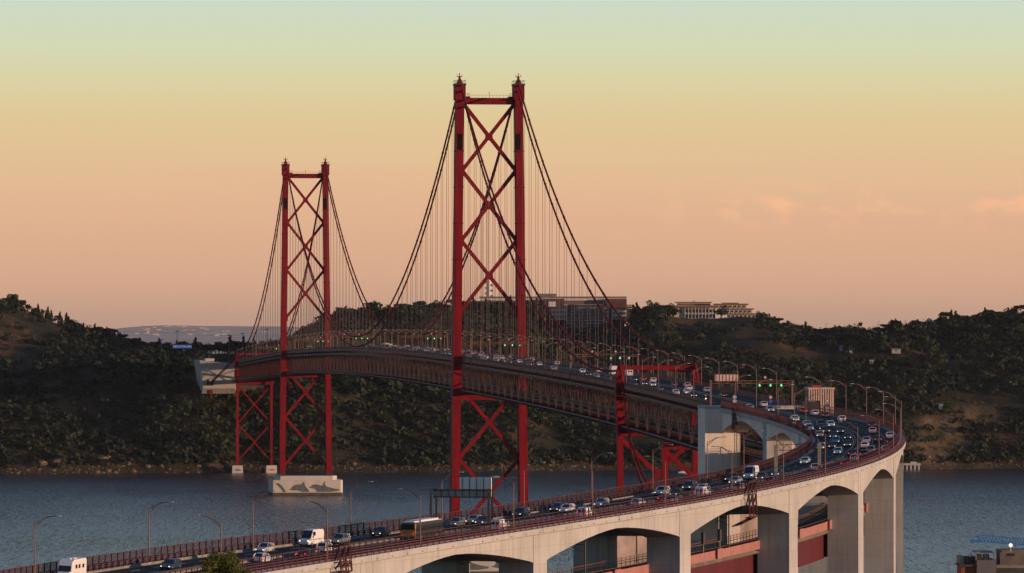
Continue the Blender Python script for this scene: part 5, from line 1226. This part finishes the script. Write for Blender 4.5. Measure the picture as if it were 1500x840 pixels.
def tree_kind(kind, seed):
    r_ = random.Random(seed); cl_ = []; tr_ = MB()
    if kind == 'round':
        tr_.tube([(0, 0, -1), (.1, 0, 1.5), (.2, .1, 3.5), (.3, .1, 6)], [.35, .28, .2, .08], 6)
        for k in range(5):
            a = r_.uniform(0, 6.28); tr_.tube([(0.1, 0, 1.6), (1.2 * math.cos(a), 1.2 * math.sin(a), 3.2), (2.2 * math.cos(a), 2.2 * math.sin(a), 4.6)], [.16, .11, .05], 5)
        for k in range(9):
            a = k * 2.4; d = r_.uniform(.6, 2.3); cl_.append((d * math.cos(a), d * math.sin(a), r_.uniform(3.4, 6.2), r_.uniform(1.2, 2.0), r_.uniform(1.2, 2.0), r_.uniform(.9, 1.5), .11))
    elif kind == 'stone_pine':
        tr_.tube([(0, 0, -1), (.15, 0, 3), (.1, .1, 6.4)], [.32, .26, .12], 6)
        for k in range(6):
            a = k * 1.05 + .3; tr_.tube([(.1, 0, 4.6), (1.2 * math.cos(a), 1.2 * math.sin(a), 5.8), (2.4 * math.cos(a), 2.4 * math.sin(a), 6.5)], [.12, .09, .04], 5)
        for k in range(9):
            a = k * 2.4; d = .5 + 2.4 * (k / 9) ** .5; cl_.append((d * math.cos(a), d * math.sin(a), 6.9 - .06 * d * d + r_.uniform(-.3, .5), 1.5, 1.5, .75, .11))
    elif kind == 'conifer':
        tr_.tube([(0, 0, -1), (0, 0, 4), (0, 0, 8.8)], [.28, .18, .05], 6)
        for k in range(4):
            a = k * 1.57; tr_.tube([(0, 0, 2.2), (1.6 * math.cos(a), 1.6 * math.sin(a), 2.4)], [.08, .03], 5)
        for k in range(9): cl_.append((r_.uniform(-.25, .25), r_.uniform(-.25, .25), 1.7 + k * .85, 2.0 * (1 - k / 9.6), 2.0 * (1 - k / 9.6), .75, .13 - .008 * k))
    return cl_, tr_
TK = {}
def get_tree(kind, v, m=None):
    key = (kind, v)
    if key not in TK:
        cl_, tr_ = tree_kind(kind, v * 7 + len(kind)); C = blob_points(620, cl_, v + 3)
        TK[key] = (leaf_mesh('crown', C, np.random.RandomState(v).uniform(.35, .85, len(C)), m or LEAF, v), tr_.mesh('trunk', BARK))
    return TK[key]
def tree(x, y, z, kind, v, sc_, label, group, sz=1.0):
    cr, tk = get_tree(kind, v); M = Matrix.Translation((x, y, z)) @ Matrix.Rotation(rng.uniform(0, 6.28), 4, 'Z') @ Matrix.Diagonal((sc_, sc_, sc_ * sz, 1))
    t2 = thing('pine_tree' if kind != 'round' else 'round_tree', None, label, 'tree', group, M); link('crown', cr, t2); link('trunk', tk, t2); return t2
KN_ = {'round': 'round crowned dark tree', 'stone_pine': 'flat topped stone pine', 'conifer': 'pointed dark conifer'}
def crest(px0, px1, step, where, group, kinds, smin, smax, Yc=4082.):
    px_ = px0
    while px_ < px1:
        Yq = Yc + rng.uniform(-22, 10); X = at(px_, Yq); z = float(ground(X, Yq)); k = rng.choice(kinds); sq = rng.random()
        tree(X, Yq, z - .4, k, rng.randrange(3), smin + (smax - smin) * sq, ('low ' if sq < .33 else ('' if sq < .67 else 'tall ')) + KN_[k] + ' ' + where, group)
        px_ += step * rng.uniform(.5, 1.5)
crest(2, 60, 7, 'above the brown grassy slope', 'trees above the brown grassy slope', ['round'], .8, 1.25)
crest(52, 214, 4.2, 'on the crest running down to the toll plaza', 'trees on the crest beside the toll plaza', ['conifer', 'round', 'conifer', 'stone_pine'], .7, 1.25)
crest(226, 425, 4.6, 'in the row behind the toll plaza', 'trees in the row behind the toll plaza', ['round', 'round', 'round', 'conifer'], 1.2, 1.75, 4150.)
crest(425, 700, 5.0, 'on the wooded hill between the towers', 'trees on the wooded hill between the towers', ['round', 'stone_pine', 'round'], .85, 1.5)
crest(690, 798, 4.5, 'in front of the long wing of the office complex', 'trees before the office complex', ['round', 'round', 'conifer'], 1.3, 1.95, 4055.)
crest(800, 905, 9, 'below the dark terraces of the office complex', 'trees below the terraces', ['round'], .5, .8, 4030.)
crest(928, 985, 4.5, 'in the dark clump between the office complex and the hotel', 'trees between the office complex and the hotel', ['round', 'round', 'conifer'], 1.2, 1.9, 4060.)
crest(1112, 1215, 5.5, 'on the slope falling from the hotel', 'trees on the slope beside the hotel', ['round', 'stone_pine'], .6, 1.0)
crest(1215, 1300, 7.5, 'on the bare ridge with thin lamp posts', 'trees on the ridge with lamp posts', ['round', 'round', 'stone_pine'], .7, 1.15)
crest(1300, 1510, 5.0, 'on the dark ridge above the ochre cliff', 'trees on the ridge above the ochre cliff', ['round', 'round', 'stone_pine', 'conifer'], .8, 1.5)
def lone(px_, Yq, kind, v, sc_, label, sz=1.):
    X = at(px_, Yq); tree(X, Yq, float(ground(X, Yq)) - .4, kind, v, sc_, label, None, sz)
lone(1180, 4078, 'conifer', 1, 1.25, 'lone ragged conifer standing clear on the ridge skyline'); lone(1386, 4078, 'stone_pine', 2, 1.5, 'broad stone pine standing above the ridge skyline')
lone(1310, 4078, 'round', 1, 1.7, 'broad dark tree group leader on the ridge beside the tan field'); lone(1056, 4040, 'round', 0, 1.55, 'dark round tree between the two hotel wings'); lone(986, 4052, 'round', 2, 1.05, 'dark tree against the end of the long hotel')
lone(1026, 4098, 'round', 1, 1.35, 'tree rising behind the hotel roof terrace')
lone(18, 4080, 'round', 2, 1.6, 'big rounded tree at the very top of the brown grassy hill')

# scrub and woodland covering the slopes: one mass nobody could count
def scrub(name, n, m, rmin, rmax, thr, seed, quads, inv=False):
    r_ = np.random.RandomState(seed)
    X = r_.uniform(-620, 640, n); u = r_.uniform(0, 1, n); Ys = shoreY(X) + 5; Y = Ys + (4100 - Ys) * u ** 1.15
    px, py = imgxy(X, Y, ground(X, Y)); op = openness(px, py)
    nse = fbm(X / 55., Y / 45., 4, 30)
    keep = (r_.uniform(0, 1, n) > op * (.96 if not inv else .45)) & (nse > thr if not inv else nse < thr + .12) & (px > -120) & (px < 1620)
    exx = X - (_x[0] + (1415 - Y) * math.tan(A0)); gz_ = ground(X, Y); keep &= ~((np.abs(exx + 6) < 30) & (gz_ > 50) & (Y < 3760)) & ~((np.abs(exx) < 16) & (Y > 3600) & (gz_ > 58))
    keep &= ~((px > 975) & (px < 1112) & (py < 478)) & ~((px > 795) & (px < 925) & (py < 489))
    X, Y = X[keep], Y[keep]; Z = ground(X, Y); rad = rmin + (rmax - rmin) * r_.uniform(0, 1, len(X)) ** 1.8 * (.75 + .5 * fbm(X / 100, Y / 100, 2, 40))
    d = r_.normal(size=(len(X), quads, 3)); d[..., 2] = np.abs(d[..., 2]) * .95 - .12; d /= np.linalg.norm(d, axis=2)[..., None]
    lump = 1 + .28 * np.sin(d[..., 0] * 5 + X[:, None]) * np.sin(d[..., 1] * 4 + Y[:, None])
    P = np.stack([X, Y, Z], 1)[:, None, :] + d * (rad[:, None] * lump * r_.uniform(.72, 1.05, (len(X), quads)))[..., None] * np.array([1, 1, .9]) + np.array([0, 0, .25]) * rad[:, None, None]
    C = P.reshape(-1, 3); sz = np.repeat(rad, quads) * r_.uniform(.28, .55, len(C)) + .25
    return stuff(link(name, leaf_mesh(name, C, sz, m, seed, .3, d.reshape(-1, 3))))
scrub('hillside_woodland', 15000, LEAF, 2.0, 6.4, .30, 3, 34)
scrub('hillside_scrub', 9000, SCRUB, 1.2, 2.8, .25, 4, 24)
scrub('dry_bushes', 3200, DRY, .6, 1.5, .40, 6, 14, True)

# ------------------------------------------------------------------ shoreline rocks
ROCK = mat('shore rock', (.11, .085, .065), .95, var=.45, scale=.35, bump=.3); ROCKO = mat('orange shore rock', (.15, .09, .06), .95, var=.4, scale=.3, bump=.3)
def rock(x, y, z, r, seed):
    r_ = random.Random(seed); mb = MB(); rings = []
    for k, (zz_, q) in enumerate(((-.5, .9), (.0, 1.0), (.4, .78), (.62, .35))):
        rings.append([Vector((x + r * q * r_.uniform(.75, 1.2) * math.cos(a) * 1.25, y + r * q * r_.uniform(.75, 1.2) * math.sin(a), z + r * zz_ * r_.uniform(.8, 1.1))) for a in [j * math.pi / 3.5 + k * .3 for j in range(7)]])
    return mb.loft(rings)
for k in range(72):
    px_ = rng.choice([rng.uniform(15, 115), rng.uniform(135, 230), rng.uniform(135, 230), rng.uniform(230, 330), rng.uniform(500, 1000), rng.uniform(1340, 1500)])
    X = at(px_, 3560 if px_ < 600 else 3650); Yq = float(shoreY(X)) + rng.uniform(-2, 16); z = float(ground(X, Yq)); r = rng.uniform(.8, 2.0) * (1.3 if 135 < px_ < 230 else 1)
    mm = rng.choice([ROCK, ROCK, ROCKO]); o = rock(X, Yq, z, r, k).build('shore_rock', mm, None, (X, Yq, z))
    tag(o, ('big ' if r > 2 else 'small ') + ('orange' if mm == ROCKO else 'brown grey') + ' boulder at the waterline ' + ('under the brown grassy hill' if px_ < 120 else 'in the rock pile before the slim red pier' if px_ < 340 else 'behind the tall red tower' if px_ < 1100 else 'below the ochre cliff'), 'rock', 'boulders along the far waterline')
for px_, r, lb in ((82, 5.2, 'tall orange rock face above the shoreline boulders'), (143, 4.4, 'big pale orange boulder beside the rock pile at the waterline'), (58, 3.6, 'broad orange outcrop near the picture edge at the waterline')):
    X = at(px_, 3565); Yq = float(shoreY(X)) + 12; z = float(ground(X, Yq)); tag(rock(X, Yq, z, r, int(px_)).build('shore_rock', ROCKO, None, (X, Yq, z)), lb, 'rock')
rr = MB()
for k in range(1500):
    X = rng.uniform(-520, 560); Yq = float(shoreY(X)) + rng.uniform(-3, 7); r = rng.uniform(.35, 1.0)
    p = Vector((X, Yq, float(ground(X, Yq)))); rr.loft([[p + Vector((r * q * math.cos(a), r * q * math.sin(a), r * zz_)) for a in (0.3, 1.6, 2.8, 4.1, 5.3)] for zz_, q in ((-.4, 1), (.3, .9), (.65, .4))])
stuff(rr.build('shore_gravel', ROCK))
# old jetty
X0 = at(1319, 3690); Yj = 3676.; t_ = thing('jetty', (X0, Yj, 0), 'old concrete jetty on stub columns under the ochre cliff', 'jetty')
MB().box((X0 + 6, Yj, 3.6), (13, 5, 1.3)).build('platform', CONC, t_)
for k in range(5): MB().box((X0 + .6 + k * 2.7, Yj - 1.5, 1.2), (1.2, 1.2, 4.2)).build('column', CONC, t_)
MB().box((X0 + 8, Yj + 1, 4.7), (4, 2, 1.0)).build('parapet', CONCP, t_)
# small boats
def boat(px_, py, L, label):
    Yb = F * H / (py - 485); X = at(px_, Yb); t2 = thing('motor_boat', (X, Yb, 0), label, 'boat')
    MB().loft([[Vector((X + x * L, Yb + y * w_ * L, z * L / 9)) for y, z in ((-1, .15), (1, .15), (1.1, 1.1), (-1.1, 1.1))] for x, w_ in ((-.5, .16), (.1, .17), (.38, .09), (.5, .01))]).build('hull', PAINT['white'], t2)
    MB().loft([[Vector((X + x * L, Yb + y * .11 * L, z * L / 9)) for y, z in ((-1, 1.05), (1, 1.05), (.8, zt_), (-.8, zt_))] for x, zt_ in ((-.2, 1.9), (.05, 2.0), (.2, 1.2))]).build('cabin', PAINT['white'], t2)
    MB().box((X - .05 * L, Yb - .105 * L, 1.55 * L / 9), (.2 * L, .05, .4 * L / 9)).build('window', GLASS, t2)
    return t2
boat(727, 699.5, 4.2, 'small white motor boat crossing between the legs of the tall tower'); boat(1000, 693, 6, 'white motor boat near the far bank beyond the red support frame')
wk = MB()
for px_, py, L in ((733, 699.7, 16), (1009, 693.2, 18)):
    Yb = F * H / (py - 485); X = at(px_, Yb); wk.add([(X - 3, Yb - .3, .02), (X - 3, Yb + .3, .02), (X + L, Yb + 2.4, .02), (X + L, Yb - 2.4, .02)], [(0, 1, 2, 3)])
wk.build('boat_wake', mat('white foam', (.55, .58, .6), .8, var=.4, scale=.8)); bpy.data.objects['boat_wake']['kind'] = 'stuff'

# ------------------------------------------------------------------ waterfront roofs and crane in the corner
Yb = 1480.
GR = mat('grey apartment wall', (.12, .12, .13), .85, var=.15, scale=.2); ORW = mat('burnt orange wall', (.22, .06, .03), .8, var=.15, scale=.2); DKR = mat('dark roof felt', (.05, .05, .052), .9, var=.3, scale=.5)
def wbox(nm, m, t2, x0, x1, y0, y1, dep, dy=0.): return bx(nm, m, t2, x0, x1, y0, y1, Yb, dep, dy)
t_ = thing('apartment_block', (at(1430, Yb), Yb, 4), 'dark roofed waterfront block with orange and grey walls below the blue crane', 'building')
wbox('orange_wall', ORW, t_, 1408, 1431.5, 830.5, 1000, 14); wbox('roof', DKR, t_, 1406, 1432, 827.5, 830.5, 15, -.8); wbox('grey_wall', GR, t_, 1431, 1459.5, 821, 1000, 16, -1.2); wbox('parapet', KERB, t_, 1407, 1412, 815.5, 829, 12, 3)
wbox('roof_pen', DKR, t_, 1411.5, 1431, 816, 828, 8, 4)
wbox('screen_wall', KERB, t_, 1428.5, 1455, 808.5, 810.2, 10, 6)
for a in (1429, 1455): wbox('screen_post', KERB, t_, a, a + 1.5, 809.5, 821.5, .6, 1)
for a in (1430.3, 1440.8):
    wbox('cooling_unit', DARKST, t_, a, a + 8.2, 812, 820.8, 3, 1.5)
for k in range(5): wbox('roof_rib', KERB, t_, 1413 + k * 3.6, 1413.7 + k * 3.6, 814.5, 827, .4, 3.4)
MB().tube([(at(1423, Yb), Yb + 2, zat_(816, Yb)), (at(1423, Yb), Yb + 2, zat_(812, Yb))], .35, 8).build('vent_cowl', SIGW, t_)
t_ = thing('concrete_block', (at(1485, Yb), Yb + 12, 4), 'raw concrete rooftop block with a small dark window under the crane jib', 'building')
CR = mat('raw grey concrete', (.14, .125, .11), .9, var=.3, scale=.3)
wbox('upper_wall', CR, t_, 1465, 1520, 806, 827.5, 12, 4); wbox('ledge', KERB, t_, 1460, 1522, 828, 832.5, 16, 2); wbox('lower_wall', DKR, t_, 1460, 1522, 832.5, 1000, 15, 2.5); wbox('window', DGLASS, t_, 1479.5, 1486.5, 811, 814.5, .3, 3.6)
BLUE = mat('crane blue paint', (.03, .17, .50), .5, var=.1, scale=.5)
t_ = thing('tower_crane', (at(1540, 1500), 1500, 4), 'blue lattice tower crane jib over the waterfront roofs', 'crane')
Yk = 1500.; A = Vector((at(1433, Yk), Yk, zat_(788.5, Yk))); Bp = Vector((at(1545, Yk), Yk, zat_(797.5, Yk))); jb = MB(); hgt = 1.75
n = 22
for i in range(n + 1):
    p = A.lerp(Bp, i / n); q = A.lerp(Bp, min(1, (i + 1) / n)); dz_ = Vector((0, 0, hgt)); 
    lo_ = [p + Vector((0, e * .7, -hgt / 2)) for e in (-1, 1)]; lo2 = [q + Vector((0, e * .7, -hgt / 2)) for e in (-1, 1)]
    for a, b in zip(lo_, lo2): jb.bar(a, b, .3); jb.bar(a, p + Vector((0, 0, hgt / 2)), .09); jb.bar(p + Vector((0, 0, hgt / 2)), b, .12)
    jb.bar(p + Vector((0, 0, hgt / 2)), q + Vector((0, 0, hgt / 2)), .28)
jb.build('jib', BLUE, t_)
MB().box(tuple(A + Vector((-.9, 0, -.8))), (2.6, 1.6, .8)).build('jib_tip', BLUE, t_)
MB().box(tuple(A + Vector((-1.1, 0, .3))), (2.8, .15, .15)).build('tip_rail', BLUE, t_)
tw = MB()
for i in range(14):
    z0 = 4 + i * 2.4
    for e in (-1, 1):
        for g_ in (-1, 1): tw.bar((Bp.x + e, Yk + g_, z0), (Bp.x + e, Yk + g_, z0 + 2.4), .2)
        tw.bar((Bp.x - 1, Yk + e, z0), (Bp.x + 1, Yk + e, z0 + 2.4), .1); tw.bar((Bp.x + e, Yk - 1, z0), (Bp.x + e, Yk + 1, z0 + 2.4), .1)
tw.build('mast', BLUE, t_)
lp = Vector((at(1480.5, 1483), 1483, zat_(800, 1483))); t_ = thing('floodlight', tuple(lp), 'lit white floodlight on the raw concrete rooftop', 'floodlight')
MB().tube([lp + Vector((0, 0, -1.6)), lp], .1, 6).build('post', SIGW, t_)
MB().tube([lp + Vector((0, -.3, .2)), lp + Vector((0, .3, .2))], .5, 10).build('lamp_head', mat('floodlight lamp', (.9, .8, .65), .3, var=0, emit=((1, .8, .6), 1.2)), t_)

# ------------------------------------------------------------------ round tree in front of the viaduct
Yt = 420.; X = at(322, Yt); zg = float(nearbank(np.array([X]), np.array([Yt]))[0])
t_ = thing('round_tree', (X, Yt, zg), 'round olive green tree in front of the viaduct railing', 'tree')
ztop = zat_(794, Yt); r_ = np.random.RandomState(2); cl_ = []
for k in range(26):
    a = k * 2.4; d = 2.3 * ((k % 13) / 13) ** .5; zc = ztop - .75 - .16 * d * d - r_.uniform(0, 2.4); cl_.append((d * math.cos(a), d * math.sin(a), zc - zg, r_.uniform(.55, .85), r_.uniform(.55, .85), r_.uniform(.45, .7), .04))
C = blob_points(15000, cl_, 8); C += r_.normal(scale=.05, size=C.shape)
link('crown', leaf_mesh('crown', C, r_.uniform(.06, .15, len(C)), LIT, 5, .3), t_)
tk = MB().tube([(0, 0, -.5), (.05, 0, 2), (.0, .1, ztop - zg - 2.4)], [.24, .18, .1], 8)
for k in range(7):
    a = k * .9; tk.tube([(0, .05, ztop - zg - 3.6), (.8 * math.cos(a), .8 * math.sin(a), ztop - zg - 2.2), (1.5 * math.cos(a), 1.5 * math.sin(a), ztop - zg - 1.3)], [.08, .05, .02], 5)
link('trunk', tk.mesh('trunk', BARK), t_)

# ------------------------------------------------------------------ evening haze over the river
hz_m = bpy.data.materials.new('evening haze'); hz_m.use_nodes = True; n_, l_ = hz_m.node_tree.nodes, hz_m.node_tree.links
n_.remove(n_['Principled BSDF']); pv = n_.new('ShaderNodeVolumePrincipled'); pv.inputs['Color'].default_value = (.86, .84, .84, 1); pv.inputs['Density'].default_value = HAZE; pv.inputs['Anisotropy'].default_value = .2
l_.new(pv.outputs[0], n_['Material Output'].inputs['Volume'])
hb = MB().box((0, 21000, 103), (20000, 42600, 220)).build('haze', hz_m); stuff(hb)
